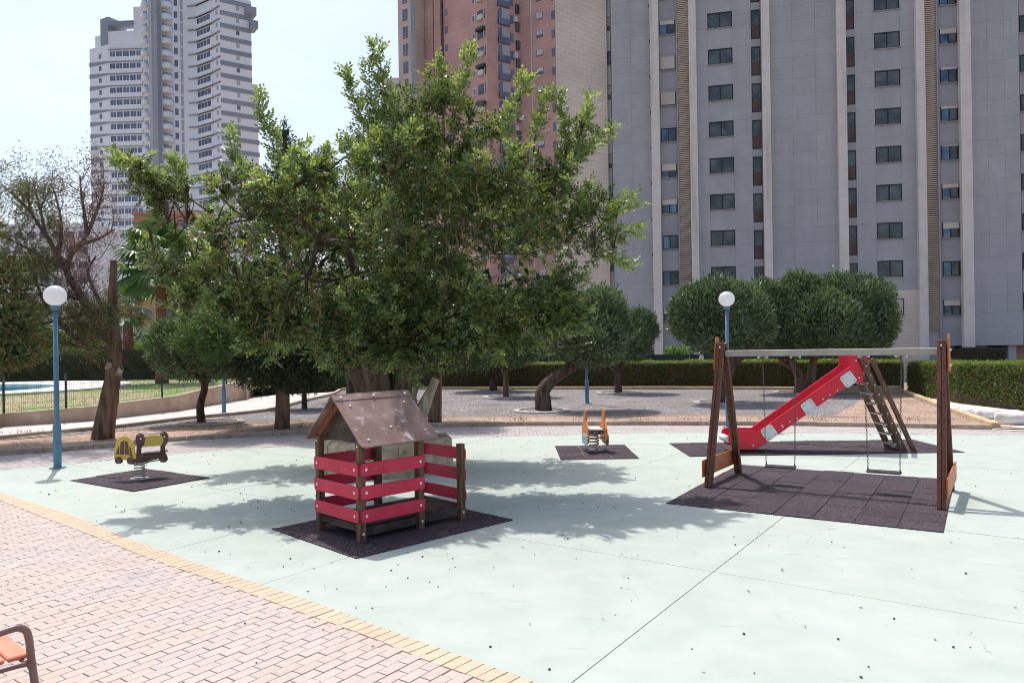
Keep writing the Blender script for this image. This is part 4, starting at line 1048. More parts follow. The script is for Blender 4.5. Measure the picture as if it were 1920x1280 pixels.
# ================================================================== TREES
def limb(mb, pts, r0, r1, n=9, ridges=0.10, seed=0, mi=0, power=1.0):
    line = smooth_line([tuple(p) for p in pts], max(.12, r0 * .8)); k = len(line)
    rs = [r0 + (r1 - r0) * (i / (k - 1)) ** power for i in range(k)]
    mb.tube([V(*p) for p in line], rs, n, mi, rough=.10, ridges=ridges, seed=seed)
def compound_leaves(P, D, Nn, nl=4, L=.17, ll=.065, lw=.042):
    """pinnate leaves -> leaflets arrays"""
    n = len(P); D = D / np.linalg.norm(D, axis=1, keepdims=True); S = np.cross(D, Nn); S /= np.linalg.norm(S, axis=1, keepdims=True) + 1e-9
    N2 = np.cross(S, D)
    Ps, Ds, Ns = [], [], []
    for k in range(nl):
        t = .25 + .75 * k / nl
        for s in (-1, 1):
            Ps.append(P + D * L * t); Ds.append(S * s + D * .45 + rng.normal(size=(n, 3)) * .12); Ns.append(N2 + rng.normal(size=(n, 3)) * .25)
    Ps.append(P + D * L); Ds.append(D + rng.normal(size=(n, 3)) * .1); Ns.append(N2)
    return np.concatenate(Ps), np.concatenate(Ds), np.concatenate(Ns), ll, lw

def blob_twigs(blobs, per_m2, tl=.45, up=.35, inner=.25, gap=-.55):
    """twig tips spread over the outer shell of every blob; returns base points and directions"""
    B, D = [], []
    cs = np.array([b[:3] for b in blobs]); rs = np.array([b[3] for b in blobs])
    for (x, y, z, r) in blobs:
        n = max(6, int(4 * math.pi * r * r * per_m2)); d = unit(n)
        rad = r * (1 - inner * rng.random(n) ** 1.5 + rng.normal(size=n) * .09)
        p = np.array((x, y, z)) + d * rad[:, None] * np.array((1, 1, .92))
        # drop those deep inside another blob
        dist = np.linalg.norm(p[:, None] - cs[None], axis=2) / rs[None]
        keep = (dist.min(axis=1) > .62)
        q = p * 1.9; nz = np.sin(q[:, 0] * 1.3 + 1.7 * np.sin(q[:, 1])) + np.sin(q[:, 1] * 1.1 + 1.9 * np.sin(q[:, 2] * 1.2 + 2)) + np.sin(q[:, 2] * 1.4 + 1.6 * np.sin(q[:, 0] * .9 + 1))
        keep &= nz > gap + rng.normal(size=n) * .25
        keep &= (p[:, 2] < 3.3) | (rng.random(n) < .78)
        B.append(p[keep]); D.append(d[keep])
    B = np.concatenate(B); D = np.concatenate(D)
    D = D + np.array((0, 0, up)) + rng.normal(size=D.shape) * .3
    return B, D / np.linalg.norm(D, axis=1, keepdims=True)

def along(B, D, tl, k):
    Ps, Ds, tt = [], [], []
    for i in range(k):
        t = (i + .3) / k; Ps.append(B - D * tl * (1 - t)); 
        o = unit(len(B)); o -= D * (o * D).sum(1, keepdims=True); o /= np.linalg.norm(o, axis=1, keepdims=True)
        Ds.append(o * (1.0 - .45 * t) + D * (.35 + .6 * t) + np.array((0, 0, .12))); tt.append(np.full(len(B), t))
    return np.concatenate(Ps), np.concatenate(Ds), np.concatenate(tt)

# ---- the big carob
CX, CY = at(728, 876)[:2]
carob = thing('carob_tree', (CX, CY, 0), 'big spreading carob tree with hanging brown pods growing from the round stone planter', 'tree')
raw = [(330, 430, 55), (400, 425, 75), (385, 520, 55), (470, 395, 80), (450, 515, 85), (555, 390, 85), (575, 500, 100), (530, 590, 70), (655, 430, 95), (680, 560, 100), (640, 640, 70),
       (735, 310, 85), (705, 240, 45), (775, 225, 65), (820, 180, 40), (760, 420, 105), (800, 545, 105), (755, 640, 75), (845, 295, 80), (870, 420, 105), (890, 560, 100), (860, 640, 60),
       (950, 340, 75), (970, 440, 95), (990, 545, 90), (940, 625, 60), (1040, 350, 55), (1060, 440, 75), (1055, 540, 55), (1110, 390, 45), (1115, 460, 42), (1155, 400, 24), (1150, 450, 28),
       (1020, 600, 45), (930, 235, 38), (1090, 235, 22), (1060, 300, 26), (590, 320, 40), (560, 330, 35), (500, 620, 55), (700, 655, 45), (760, 600, 70), (610, 600, 60), (840, 480, 80), (720, 480, 80), (600, 440, 70), (790, 665, 36), (635, 690, 30), (880, 668, 34), (420, 585, 40), (285, 440, 30), (315, 400, 38), (325, 500, 44), (345, 560, 38), (365, 470, 45), (305, 365, 44), (350, 400, 55), (258, 315, 32), (350, 350, 34), (420, 350, 40), (285, 480, 30), (880, 215, 40), (285, 500, 0), (1080, 595, 28)]
blobs = []
for (px, py, rp) in raw:
    if rp <= 0: continue
    off = (px - 730) / 480
    Yf = 12.0 + 0.35 * off * off + (0.6 if py < 300 and abs(px - 730) < 250 else 0)
    Yf += rnd.uniform(-.3, .3)
    x, y, z = atY(px, py, Yf); r = rp / F * Yf
    blobs.append((x, y, z, r))
    if rp > 50:     # the crown's far half
        q = 0.82
        x2, y2, z2 = atY(730 + (px - 730) * q, 560 + (py - 560) * q, 15.4 + rnd.uniform(-.5, .5)); blobs.append((x2, y2, z2, rp / F * 13.0))
        if rp > 900:
            q = .7; x2, y2, z2 = atY(730 + (px - 730) * q, 560 + (py - 560) * q, 17.6 + rnd.uniform(-.5, .5)); blobs.append((x2, y2, z2, rp / F * 16.5))
B, D = blob_twigs(blobs, 15, up=.15, inner=.4)
TLn = (.25 + .5 * rng.random((len(B), 1)))
Pl, Dl, tt = along(B, D, TLn, 8)
Nn = unit(len(Pl)) * .75 + np.array((0, 0, 1.0))
a_ = compound_leaves(Pl, Dl, Nn, 5, .19, .056, .033)
print('carob leaflets', len(a_[0]))
leaves('crown', a_[0], a_[1], a_[2], a_[3] * (rng.random(len(a_[0])) * .5 + .75), a_[4], M['carob'], carob)
sel = (rng.random(len(B)) < .25) | ((D[:, 2] > .45) & (rng.random(len(B)) < .5))
Pn, Dn, tt = along(B[sel] + D[sel] * .12, D[sel], .22, 5)
a_ = compound_leaves(Pn, Dn, unit(len(Pn)) * .6 + np.array((0, 0, 1.)), 3, .14, .065, .042)
leaves('new_growth', a_[0], a_[1], a_[2], a_[3], a_[4], M['carob_new'], carob)
# inner fill
Pc = []
for (x, y, z, r) in blobs:
    n = int((45 if z < 3.6 else 12) * r ** 2); d = unit(n); Pc.append(np.array((x, y, z)) + d * (r * .78 * rng.random(n) ** .5)[:, None])
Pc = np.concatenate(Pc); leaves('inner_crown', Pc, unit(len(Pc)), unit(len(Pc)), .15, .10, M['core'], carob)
# long shoots sticking out of the outline
shoots = [((770, 260), (722, 170), (708, 82)), ((705, 270), (668, 195), (648, 138)), ((850, 230), (866, 160), (884, 96)), ((945, 300), (958, 210), (985, 148)), ((1000, 290), (1008, 230), (1030, 172)),
          ((1060, 330), (1088, 255), (1108, 188)), ((1060, 330), (1105, 280), (1150, 238)), ((480, 360), (443, 305), (428, 250)), ((545, 380), (512, 270), (482, 182)), ((395, 400), (300, 335), (208, 285)),
          ((340, 390), (262, 330), (225, 300)), ((365, 410), (335, 350), (325, 298)), ((1120, 430), (1160, 388), (1195, 372)), ((1125, 455), (1160, 440), (1198, 432)), ((1110, 480), (1150, 482), (1182, 498)),
          ((740, 250), (700, 200), (690, 115)), ((560, 350), (545, 300), (575, 270)), ((610, 370), (600, 310), (612, 285)), ((800, 210), (830, 150), (822, 120)), ((690, 330), (660, 290), (640, 262)), ((1040, 350), (1060, 260), (1048, 170))]
mbs = MB(); mbl = MB(); SP, SD = [], []
for si, pts_ in enumerate(shoots):
    Yf = 12.2 + .4 * ((pts_[0][0] - 730) / 480) ** 2
    ln = smooth_line([atY(*p, Yf + i * .12) for i, p in enumerate(pts_)], .05)
    mbs.tube([V(*p) for p in ln[::3]], [max(.003, .011 * (1 - i / (len(ln[::3]))) + .003) for i in range(len(ln[::3]))], 5)
    ln = ln[int(len(ln) * .25):]
    for i, p in enumerate(ln):
        d = np.array(ln[min(i + 1, len(ln) - 1)]) - np.array(ln[max(i - 1, 0)]); d = d / (np.linalg.norm(d) + 1e-9)
        for q in range(4):
            SP.append(np.array(p) + rng.normal(size=3) * .035); o = rng.normal(size=3); o -= d * o.dot(d); o /= np.linalg.norm(o); SD.append(o * .9 + d * .7)
SP, SD = np.array(SP), np.array(SD); a_ = compound_leaves(SP, SD, unit(len(SP)) * .6 + np.array((0, 0, 1.)), 3, .15, .07, .044)
leaves('shoot_leaves', a_[0], a_[1], a_[2], a_[3], a_[4], M['carob_new'], carob)
# trunk, split low into several leaning stems
base = V(CX, CY, .35)
mbt = MB()
stems = [((-.30, -.05, 0), (-.38, -.15, 1.3), (-1.2, -.4, 2.9), .24), ((-.05, -.25, 0), (-.12, -.35, 1.4), (-.4, -.7, 3.1), .26), ((.26, -.05, 0), (.32, -.15, 1.3), (1.1, -.4, 2.9), .24), ((.15, .3, 0), (.3, .6, 1.3), (.8, 1.4, 3.0), .24), ((-.2, .3, 0), (-.4, .7, 1.4), (-1.2, 1.6, 2.9), .22)]
for i, (a, b, c, r) in enumerate(stems):
    limb(mbt, [base + V(a) - V(0, 0, .1), base + V(b) * .55, base + V(b), base + V(c)], r * 1.25, r * .55, 12, .13, seed=i)
mbt.build('trunk', M['bark'], carob, world=True)
forks = [base + V(c) for _, _, c, _ in stems]
nodes = [(f, .13, V(0, 0, 1)) for f in forks]
for i, (x, y, z, r) in enumerate(sorted(blobs, key=lambda b: min((V(b[:3]) - f).length for f in forks))):
    p = V(x, y, z); f, rf, df = min(nodes, key=lambda q: (q[0] - p).length + (0 if q[0].z < p.z + .2 else .8) + .1 * (q[1] < .03))
    dirn = (p - f); side = V(rnd.uniform(-.2, .2), rnd.uniform(-.2, .2), rnd.uniform(.0, .25)) * dirn.length
    mid = f + df * dirn.length * .25 + dirn * .3 + side * .4; r1 = max(.012, rf * .62)
    limb(mbl, [f, mid, p + V(rnd.uniform(-.1, .1), rnd.uniform(-.1, .1), -.15)], rf * .55, r1 * .55, 7, .06, seed=i)
    e = p + V(rnd.uniform(-.1, .1), rnd.uniform(-.1, .1), -.15); nodes.append((p + V(0, 0, -.15), r1, (p - mid).normalized()))
    for q in range(4):      # side twigs reaching the shell
        d = V(rnd.gauss(0, 1), rnd.gauss(0, 1), rnd.gauss(.5, .7)).normalized(); limb(mbl, [p + V(0, 0, -.15), p + d * r * .45 + V(0, 0, .05), p + d * r * .95], .016, .004, 4, .04, seed=q)
mbl.build('branches', M['bark'], carob, world=True)
mbs.build('twigs', M['bark'], carob, world=True, kind='stuff')
# pale torn limb beside the trunk
mb = MB(); limb(mb, [base + V(.55, -.5, -.1), base + V(.62, -.6, .45), base + V(.75, -.7, .8), base + V(1.0, -.75, 1.35)], .19, .07, 10, .18, seed=4)
limb(mb, [base + V(.68, -.68, .6), base + V(.6, -.7, .9), base + V(.62, -.75, 1.3)], .08, .03, 7, .1, seed=6)
mb.build('torn_limb', M['bark_pale'], carob, world=True, label='pale stripped limb stub')
# pods
PP = []
for (px, py, s, n) in ((545, 430, 35, 50), (500, 470, 45, 60), (560, 540, 50, 110), (520, 590, 35, 60), (590, 575, 30, 50), (720, 420, 30, 60), (735, 395, 18, 30), (800, 440, 45, 50), (860, 400, 45, 50), (640, 500, 60, 40), (830, 520, 25, 25), (1030, 420, 35, 25), (900, 310, 30, 25), (740, 280, 20, 25)):
    for _ in range(int(n * .32)):
        ax, ay = px + rng.normal() * s * .6, py + rng.normal() * s * .6
        PP.append(atY(ax, ay, 11.2 + .35 * ((ax - 730) / 480) ** 2 + rng.random() * .5))
PP = np.array(PP); leaves('pods', PP, rng.normal(size=PP.shape) * .18 + np.array((0, 0, -1)), unit(len(PP)), .2, .028, M['pod'], carob, wide=.5)

# round stone planter
t = thing('stone_planter', (CX, CY, 0), 'round rough sandstone planter ring at the foot of the carob tree', 'planter')
RO, RI, HH = 1.2, .92, .58
for i in range(15):
    a0 = 2 * math.pi * i / 15 + .003; a1 = 2 * math.pi * (i + 1) / 15 - .003; mb = MB(); h = HH + rnd.uniform(-.012, .012); ro = RO + rnd.uniform(-.012, .012)
    n = 4; vs_ = []
    for k in range(n + 1):
        a = a0 + (a1 - a0) * k / n
        for (r, z) in ((RI, -.02), (ro + .03, -.02), (ro, h - .07), (ro - .07, h), (RI, h)): vs_.append((CX + (r + rnd.uniform(-.012, .012)) * math.cos(a), CY + (r + rnd.uniform(-.01, .01)) * math.sin(a), z + rnd.uniform(-.012, .012) * (z > 0)))
    fs_ = [(5 * k + j, 5 * k + (j + 1) % 5, 5 * k + 5 + (j + 1) % 5, 5 * k + 5 + j) for k in range(n) for j in range(5)] + [(0, 1, 2, 3, 4), tuple(5 * n + j for j in range(5))]
    mb.add(vs_, fs_); mb.build('stone', M['stone'], t, world=True)
mb = MB(); mb.lathe([(RI + .02, .30), (.7, .40), (.3, .46), (0.0, .46)], 24, (CX, CY, 0)); mb.build('soil', M['soil'], t, world=True)

# ---- generic leafy crowns
def fuzzy_crown(t, blobs, n_m2, L, W, lm, cm, up=.5, name='crown', core=120, spread=.9, fuzz=.10, shoots_=0, core_size=.16, clump=.35):
    Ps, Ds = [], []
    cs = np.array([b[:3] for b in blobs]); rs = np.array([b[3] for b in blobs]); sq = np.array([b[4] if len(b) > 4 else 1.0 for b in blobs])
    for (x, y, z, r, *q) in blobs:
        f = q[0] if q else 1.0
        n = int(4 * math.pi * r * r * n_m2); d = unit(n); 
        kc = unit(16 + int(r * 6)); near = (d @ kc.T).max(axis=1)
        rad = r * (1 - rng.random(n) ** 2 * .28 + rng.normal(size=n) * fuzz * .35 + clump * (near - .86) * 2.2)
        p = np.array((x, y, z)) + d * rad[:, None] * np.array((1, 1, f))
        dd = (p[:, None] - cs[None]); dd[:, :, 2] /= sq[None]; dist = np.linalg.norm(dd, axis=2) / rs[None]
        keep = dist.min(axis=1) > .68; Ps.append(p[keep]); Ds.append(d[keep])
    P = np.concatenate(Ps); D0 = np.concatenate(Ds); D = D0 * .7 + unit(len(P)) * spread + np.array((0, 0, up))
    leaves(name, P, D, unit(len(P)) + D0, L * (rng.random(len(P)) * .7 + .65), W, M[lm], t)
    if shoots_:
        tops = P[D0[:, 2] > .35]; sel = tops[rng.integers(0, len(tops), shoots_)]
        SP, SD = [], []
        for p in sel:
            h = rng.random() * .3 + .1; lean = rng.normal(size=3) * .12; lean[2] = 1
            for k in range(9): SP.append(p + lean * h * k / 9); o = rng.normal(size=3); o[2] = abs(o[2]) + .8; SD.append(o)
        SP, SD = np.array(SP), np.array(SD); leaves('shoots', SP, SD, unit(len(SP)), L, W, M[lm], t)
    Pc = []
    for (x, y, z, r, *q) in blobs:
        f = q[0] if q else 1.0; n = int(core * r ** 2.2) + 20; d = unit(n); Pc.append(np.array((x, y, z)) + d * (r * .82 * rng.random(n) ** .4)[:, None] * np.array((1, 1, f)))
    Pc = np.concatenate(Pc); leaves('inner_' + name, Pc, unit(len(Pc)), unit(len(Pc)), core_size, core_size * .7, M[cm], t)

def olive(base_px, Y, blobs_px, trunks, label, ring=True, seed=0, bark='bark', shoots_=60, group='clipped olive trees in the gravel bed'):
    bx, by = atY(base_px[0], base_px[1], Y)[:2]
    t = thing('olive_tree', (bx, by, 0.03), label, 'tree', group)
    bl = []
    for (px, py, rpx, f, dY) in blobs_px:
        p = atY(px, py + 5, Y + dY); bl.append((*p, rpx * .90 / F * (Y + dY), f))
    fuzzy_crown(t, bl, 400, .19, .048, 'olive', 'olive_core_shade', up=.7, spread=.8, fuzz=.17, shoots_=shoots_ * 2, clump=.5)
    mb = MB()
    for i, (pts_, r0, r1) in enumerate(trunks):
        ps = [atY(px, py, Y + (p3[0] if p3 else 0)) for (px, py, *p3) in pts_]; ps[0] = (ps[0][0], ps[0][1], -.02) if i == 0 or len(pts_[0]) < 4 and abs(ps[0][2]) < .3 else ps[0]
        limb(mb, ps, r0, r1, 10, .16, seed=seed * 10 + i)
    mb.build('trunk', M[bark], t, world=True)
    return t, (bx, by)
def tree_ring(x, y, r, label, dark=False):
    t = thing('tree_ring', (x, y, 0.03), label, 'tree surround', 'flat stone rings around the tree feet')
    for i in range(10):
        a0 = 2 * math.pi * i / 10 + .015; a1 = 2 * math.pi * (i + 1) / 10 - .015; mb = MB(); vs_ = []
        for k in range(4):
            a = a0 + (a1 - a0) * k / 3
            for (rr_, z) in ((r - .22, -.04), (r, -.04), (r, .045), (r - .22, .055)): vs_.append((rr_ * math.cos(a), rr_ * math.sin(a), z))
        mb.add(vs_, [(4 * k + j, 4 * k + (j + 1) % 4, 4 * k + 4 + (j + 1) % 4, 4 * k + 4 + j) for k in range(3) for j in range(4)] + [(0, 1, 2, 3), (12, 13, 14, 15)])
        mb.build('ring_stone', M['kerb'] if dark else M['ring'], t)
    mb = MB(); mb.lathe([(r - .21, .02), (.2, .045), (0, .045)], 18); mb.build('soil', M['gravel'], t)

o, p = olive((378, 795), 22.8, [(345, 650, 58, .95, 0), (395, 655, 55, .95, 0), (320, 640, 40, 1, 0), (370, 625, 45, .8, .3)],
      [([(378, 797), (376, 760), (384, 730), (383, 718)], .12, .09), ([(383, 720), (370, 705), (345, 690), (335, 670)], .08, .04), ([(384, 722), (395, 705), (410, 690), (412, 670)], .08, .04), ([(383, 722), (381, 700), (375, 660)], .07, .03)],
      'small round olive tree beside the footpath, in a stone ring', seed=1)
tree_ring(p[0] + .3, p[1], .95, 'dark stone ring under the small round olive by the footpath', True)
o, p = olive((1020, 772), 25.1, [(1110, 610, 60, .95, 0), (1145, 605, 45, 1, .5), (1070, 620, 55, .9, 0), (1110, 640, 60, .7, -.5), (1120, 575, 55, .7, .3)],
      [([(1020, 774), (1018, 745), (1020, 730), (1036, 712), (1060, 696), (1078, 684), (1088, 672)], .29, .12), ([(1066, 694), (1066, 676), (1058, 655)], .12, .06), ([(1086, 674), (1100, 655), (1110, 630)], .12, .06)],
      'olive tree with a thick twisted trunk leaning to the right', seed=2)
tree_ring(p[0] - .1, p[1], .95, 'pale stone ring under the twisted leaning olive')
o, p = olive((1160, 738), 33.0, [(1190, 618, 42, .95, 0), (1165, 625, 45, .9, 0), (1180, 640, 40, .8, -.5), (1200, 610, 32, 1, 0)],
      [([(1160, 740), (1158, 715), (1160, 690)], .17, .11), ([(1160, 700), (1148, 690), (1137, 668), (1130, 650)], .12, .05), ([(1160, 695), (1170, 675), (1182, 655)], .12, .05), ([(1158, 700), (1156, 670), (1150, 650)], .1, .05)],
      'small upright olive tree far back by the hedge, right of the leaning one', seed=3)
tree_ring(p[0], p[1], 1.0, 'pale stone ring under the small upright olive by the hedge')
o, p = olive((1355, 757), 27.2, [(1310, 580, 52, .95, 0), (1345, 575, 60, .95, 0), (1385, 590, 60, .95, .4), (1300, 600, 45, .9, 0), (1350, 618, 62, .7, 0), (1400, 610, 50, .8, .5)],
      [([(1350, 760), (1357, 725), (1366, 700), (1372, 680), (1375, 660)], .21, .15), ([(1368, 690), (1345, 670), (1325, 650)], .14, .07), ([(1372, 680), (1395, 665), (1410, 640)], .14, .07)],
      'rounded olive tree with dark leaning trunk behind the left swing post', seed=4, shoots_=90)
tree_ring(p[0], p[1], 1.05, 'pale stone ring under the olive behind the left swing post')
o, p = olive((1505, 737), 31.5, [(1455, 590, 62, .95, 0), (1520, 575, 75, .9, 0), (1590, 580, 72, .9, 0), (1630, 590, 48, 1, 0), (1480, 560, 50, .9, .4), (1560, 555, 55, .8, .4), (1430, 605, 45, .95, 0), (1440, 628, 40, .8, -.3), (1632, 622, 40, .8, -.3), (1500, 620, 62, .7, -.5), (1580, 625, 60, .6, -.5), (1540, 600, 70, .8, -1.0), (1645, 598, 38, 1, -.5), (1440, 555, 44, .9, 0), (1500, 545, 44, .8, 0), (1630, 558, 46, .9, 0)],
      [([(1497, 740), (1500, 712), (1490, 690), (1478, 668), (1470, 645)], .22, .12), ([(1518, 735), (1522, 705), (1524, 685), (1530, 655)], .22, .13), ([(1490, 690), (1470, 680), (1450, 655)], .12, .06)],
      'widest flat topped olive tree rising behind the red slide', seed=5, bark='bark_red', shoots_=170)
tree_ring(p[0], p[1], 1.2, 'pale stone ring under the widest olive behind the slide')
o, p = olive((925, 734), 35.5, [(915, 660, 50, .7, 0), (880, 655, 45, .7, 0), (950, 650, 45, .7, 0)],
      [([(925, 735), (924, 715), (925, 705)], .18, .13), ([(925, 712), (912, 700), (900, 680), (898, 665)], .14, .07), ([(925, 712), (935, 700), (938, 685), (935, 660)], .13, .06)],
      'forked olive tree by the far hedge seen under the carob crown', seed=6, shoots_=10)
tree_ring(p[0], p[1], 1.0, 'pale stone ring at the forked olive nearest the far hedge')
o, p = olive((949, 746), 31.5, [(960, 655, 45, .6, 0), (990, 650, 40, .6, 0), (940, 650, 40, .6, 0)],
      [([(949, 747), (949, 720), (947, 700), (940, 685)], .13, .10), ([(947, 700), (955, 685), (962, 670)], .06, .03)],
      'slim straight young olive with a reddish stem under the carob crown', seed=7, bark='bark_red', shoots_=5)
tree_ring(p[0], p[1], 1.0, 'pale stone ring around the slim young olive')

# ---- conifers
def conifer(base_px, Y, blobs_px, trunk, r0, label, lm='conifer', seed=0, group=None, bark='bark', dens=420, name='conifer_tree', L=.16, extra=None):
    bx, by = atY(base_px[0], base_px[1], Y)[:2]
    t = thing(name, (bx, by, 0.03), label, 'tree', group)
    bl = [(*atY(px, py, Y + dY), rpx / F * (Y + dY), f) for (px, py, rpx, f, dY) in blobs_px]
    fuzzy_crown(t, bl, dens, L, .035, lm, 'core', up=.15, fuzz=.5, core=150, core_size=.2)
    if extra:
        fuzzy_crown(t, [(*atY(px, py, Y + dY), rpx / F * (Y + dY), f) for (px, py, rpx, f, dY) in extra[1]], 500, L, .035, extra[0], extra[0], up=.1, fuzz=.6, core=60, name='fresh_foliage')
    mb = MB(); ps = [atY(px, py, Y) for px, py in trunk]; ps[0] = (ps[0][0], ps[0][1], -.02)
    limb(mb, ps, r0, r0 * .3, 12, .14, seed=seed); mb.build('trunk', M[bark], t, world=True)
    return t
conifer((530, 806), 21.0, [(530, 640, 75, .8, 0), (455, 645, 65, .7, 0), (600, 640, 65, .8, 0), (490, 690, 50, .7, -.5), (560, 695, 55, .6, 0), (625, 690, 40, .7, 0), (530, 560, 70, 1, 0), (535, 450, 55, 1.2, 0), (535, 340, 34, 1.3, 0), (533, 285, 20, 1.5, 0), (530, 255, 12, 1.8, 0), (600, 330, 32, .9, .5), (580, 400, 50, 1, .5), (420, 610, 50, .7, -.5), (550, 600, 80, .7, 1.5), (480, 560, 60, .8, 1.5), (605, 298, 16, 1, .5)],
        [(530, 808), (530, 740), (531, 650), (533, 450), (533, 260)], .19, 'dark conifer with a straight thick trunk left of the playhouse', seed=1, bark='bark_red',
        extra=('conifer_g', [(385, 625, 40, .7, -1.5), (430, 600, 40, .7, -1.5), (350, 640, 22, .7, -1.5), (410, 650, 35, .6, -1.6)]))
conifer((815, 793), 22.1, [(815, 640, 60, .8, 0), (860, 660, 50, .6, 0), (770, 650, 50, .7, 0), (820, 560, 60, 1, 0), (820, 480, 45, 1.1, 0)], [(815, 795), (818, 740), (822, 690), (822, 600)], .19,
        'dark tree with a bare thick trunk just right of the playhouse roof', seed=2, bark='bark_red')
conifer((658, 738), 31.0, [(665, 600, 60, 1, 0), (668, 480, 50, 1.3, 0), (672, 390, 40, 1.3, 0), (676, 330, 28, 1.3, 0), (682, 290, 16, 1.5, 0), (650, 370, 16, .8, 0), (640, 380, 8, .8, 0), (660, 660, 50, .6, 0)], [(658, 740), (659, 700), (662, 600), (672, 400), (680, 290)], .2,
        'tall dark conifer standing behind the carob, tip seen left of the pink tower', seed=3)
conifer((571, 769), 27.4, [(571, 680, 45, .7, 0), (571, 620, 40, 1, 0), (540, 690, 35, .6, 0), (600, 690, 35, .6, 0)], [(571, 770), (570, 735), (571, 700), (571, 640)], .10, 'slender dark tree behind the straight thick conifer trunk', seed=4)

# ---- half bare leaning conifer on the left
JY = 19.3
t = thing('leaning_conifer', at(190, 823), 'leaning half bare conifer with a sawn off top and rusty dry foliage', 'tree')
mb = MB()
A = lambda px, py, dY=0: atY(px, py, JY + dY)
limb(mb, [A(190, 826), A(197, 780), A(206, 730), A(212, 690), A(214, 640), A(211, 590), A(212, 540), A(213, 488)], .27, .08, 14, .12, seed=3, power=.65)
mb.build('trunk', M['bark_red'], t, world=True)
mb = MB()
for (a, b) in (((222, 700), (228, 690)), ((203, 690), (206, 678))):
    limb(mb, [A(*a, -.1), A((a[0] + b[0]) / 2, (a[1] + b[1]) / 2, -.25), A(*b, -.3)], .08, .065, 9, .05, seed=9)
mb.build('sawn_stub', M['bark_pale'], t, world=True)
mb = MB(); p = V(A(228, 690, -.31)); mb.sphere(p, .06, 8, sq=(1, .4, 1)); p = V(A(206, 678, -.31)); mb.sphere(p, .06, 8, sq=(1, .4, 1)); mb.build('sealed_cut', M['post'], t, world=True, label='green sealed branch cut')
mb = MB(); tips = []
main_br = [[(212, 632), (190, 612), (172, 590), (155, 560), (135, 530), (126, 505), (132, 480), (150, 460), (163, 440)],
           [(163, 440), (158, 400), (152, 360), (150, 330)], [(163, 440), (180, 400), (190, 370), (195, 350)], [(150, 460), (190, 445), (215, 430)],
           [(135, 530), (110, 480), (85, 440), (60, 400), (50, 360)], [(126, 505), (95, 490), (60, 470), (20, 450)], [(212, 640), (180, 630), (150, 640), (110, 600), (80, 560), (60, 500)],
           [(85, 440), (75, 390), (62, 340)], [(110, 480), (115, 420), (105, 370), (95, 345)], [(212, 660), (185, 650), (150, 650), (100, 640), (50, 650)], [(155, 560), (140, 560), (100, 540), (50, 530)],
           [(212, 600), (190, 570), (175, 540), (165, 510), (180, 480)], [(172, 590), (150, 590), (110, 600), (70, 610)], [(60, 400), (30, 370), (5, 350)], [(20, 450), (-20, 430), (-60, 400)], [(50, 530), (0, 510), (-40, 500)]]
def grow(p, d, L_, r, dep, seed):
    rr = random.Random(seed); n = 4; pts_ = [p]
    for i in range(n):
        d = (d + V(rr.gauss(0, .22), rr.gauss(0, .22), rr.gauss(.05, .18))).normalized(); pts_.append(pts_[-1] + d * L_ / n)
    mb.tube(pts_, [r * (1 - .6 * i / n) for i in range(n + 1)], 4, cap=False)
    if dep == 0: tips.append((pts_[-1], d)); tips.append((pts_[2], d)); return
    for k in range(3):
        i = rr.choice((1, 2, 3, 4)); dd = (d + V(rr.gauss(0, .7), rr.gauss(0, .7), rr.gauss(.15, .5))).normalized(); grow(pts_[i], dd, L_ * .62, r * .5, dep - 1, seed * 7 + k + 1)
for bi_, br in enumerate(main_br):
    d0 = rnd.uniform(-.4, .4); ps = [A(px, py, d0 * (i / len(br))) for i, (px, py) in enumerate(br)]
    r0 = {0: .15, 6: .09, 4: .08, 11: .07}.get(bi_, .05); limb(mb, ps, r0, r0 * .35, 7, .08, seed=bi_)
    for i in range(1, len(ps)):
        for k in range(3):
            p = V(ps[i]).lerp(V(ps[i - 1]), rnd.random()); grow(p, V(rnd.gauss(0, .6), rnd.gauss(0, .6), rnd.gauss(.5, .5)).normalized(), rnd.uniform(.35, .75), .014, 2, bi_ * 100 + i * 10 + k)
mb.build('branches', M['twig'], t, world=True, fix=False)
T = np.array([tuple(p) for p, d in tips]); TD = np.array([tuple(d) for p, d in tips])
px_all = np.array([screen_px(*p) for p in T])
greenish = (px_all[:, 0] < 105) & (rng.random(len(T)) < .75) | (px_all[:, 1] > 560) & (rng.random(len(T)) < .6)
for nm, sel, k, lm in (('dry_foliage', ~greenish, 5, 'rusty'), ('foliage', greenish, 22, 'mixed')):
    P = np.repeat(T[sel], k, 0) + rng.normal(size=(sel.sum() * k, 3)) * (.09 if nm[0] == 'd' else .13); D = np.repeat(TD[sel], k, 0) + unit(len(P)) * .8
    leaves(nm, P, D, unit(len(P)), .075, .022, M[lm], t)
fuzzy_crown(t, [(*A(x, y, d), r / F * JY, .7) for (x, y, r, d) in ((50, 560, 38, .5), (80, 600, 45, .5), (30, 610, 40, 0), (105, 645, 22, 0), (50, 655, 34, 0), (182, 668, 20, -.3), (25, 500, 36, .8), (70, 505, 24, .8))], 200, .11, .03, 'mixed', 'mixed', up=.05, fuzz=.9, core=50, name='lower_foliage', core_size=.1)
# neighbour conifer partly out of frame
conifer((-60, 835), 17.8, [(-70, 470, 60, 1.1, 0), (-30, 560, 70, 1, 0), (20, 600, 48, .8, 0), (-30, 660, 60, .6, 0), (30, 660, 40, .6, 0), (0, 520, 38, 1, .5), (-40, 420, 30, 1, .5)], [(-60, 840), (-62, 700), (-65, 560), (-65, 420)], .3,
        'dark green conifer at the far left edge, trunk out of frame', lm='mixed', seed=8, dens=330)

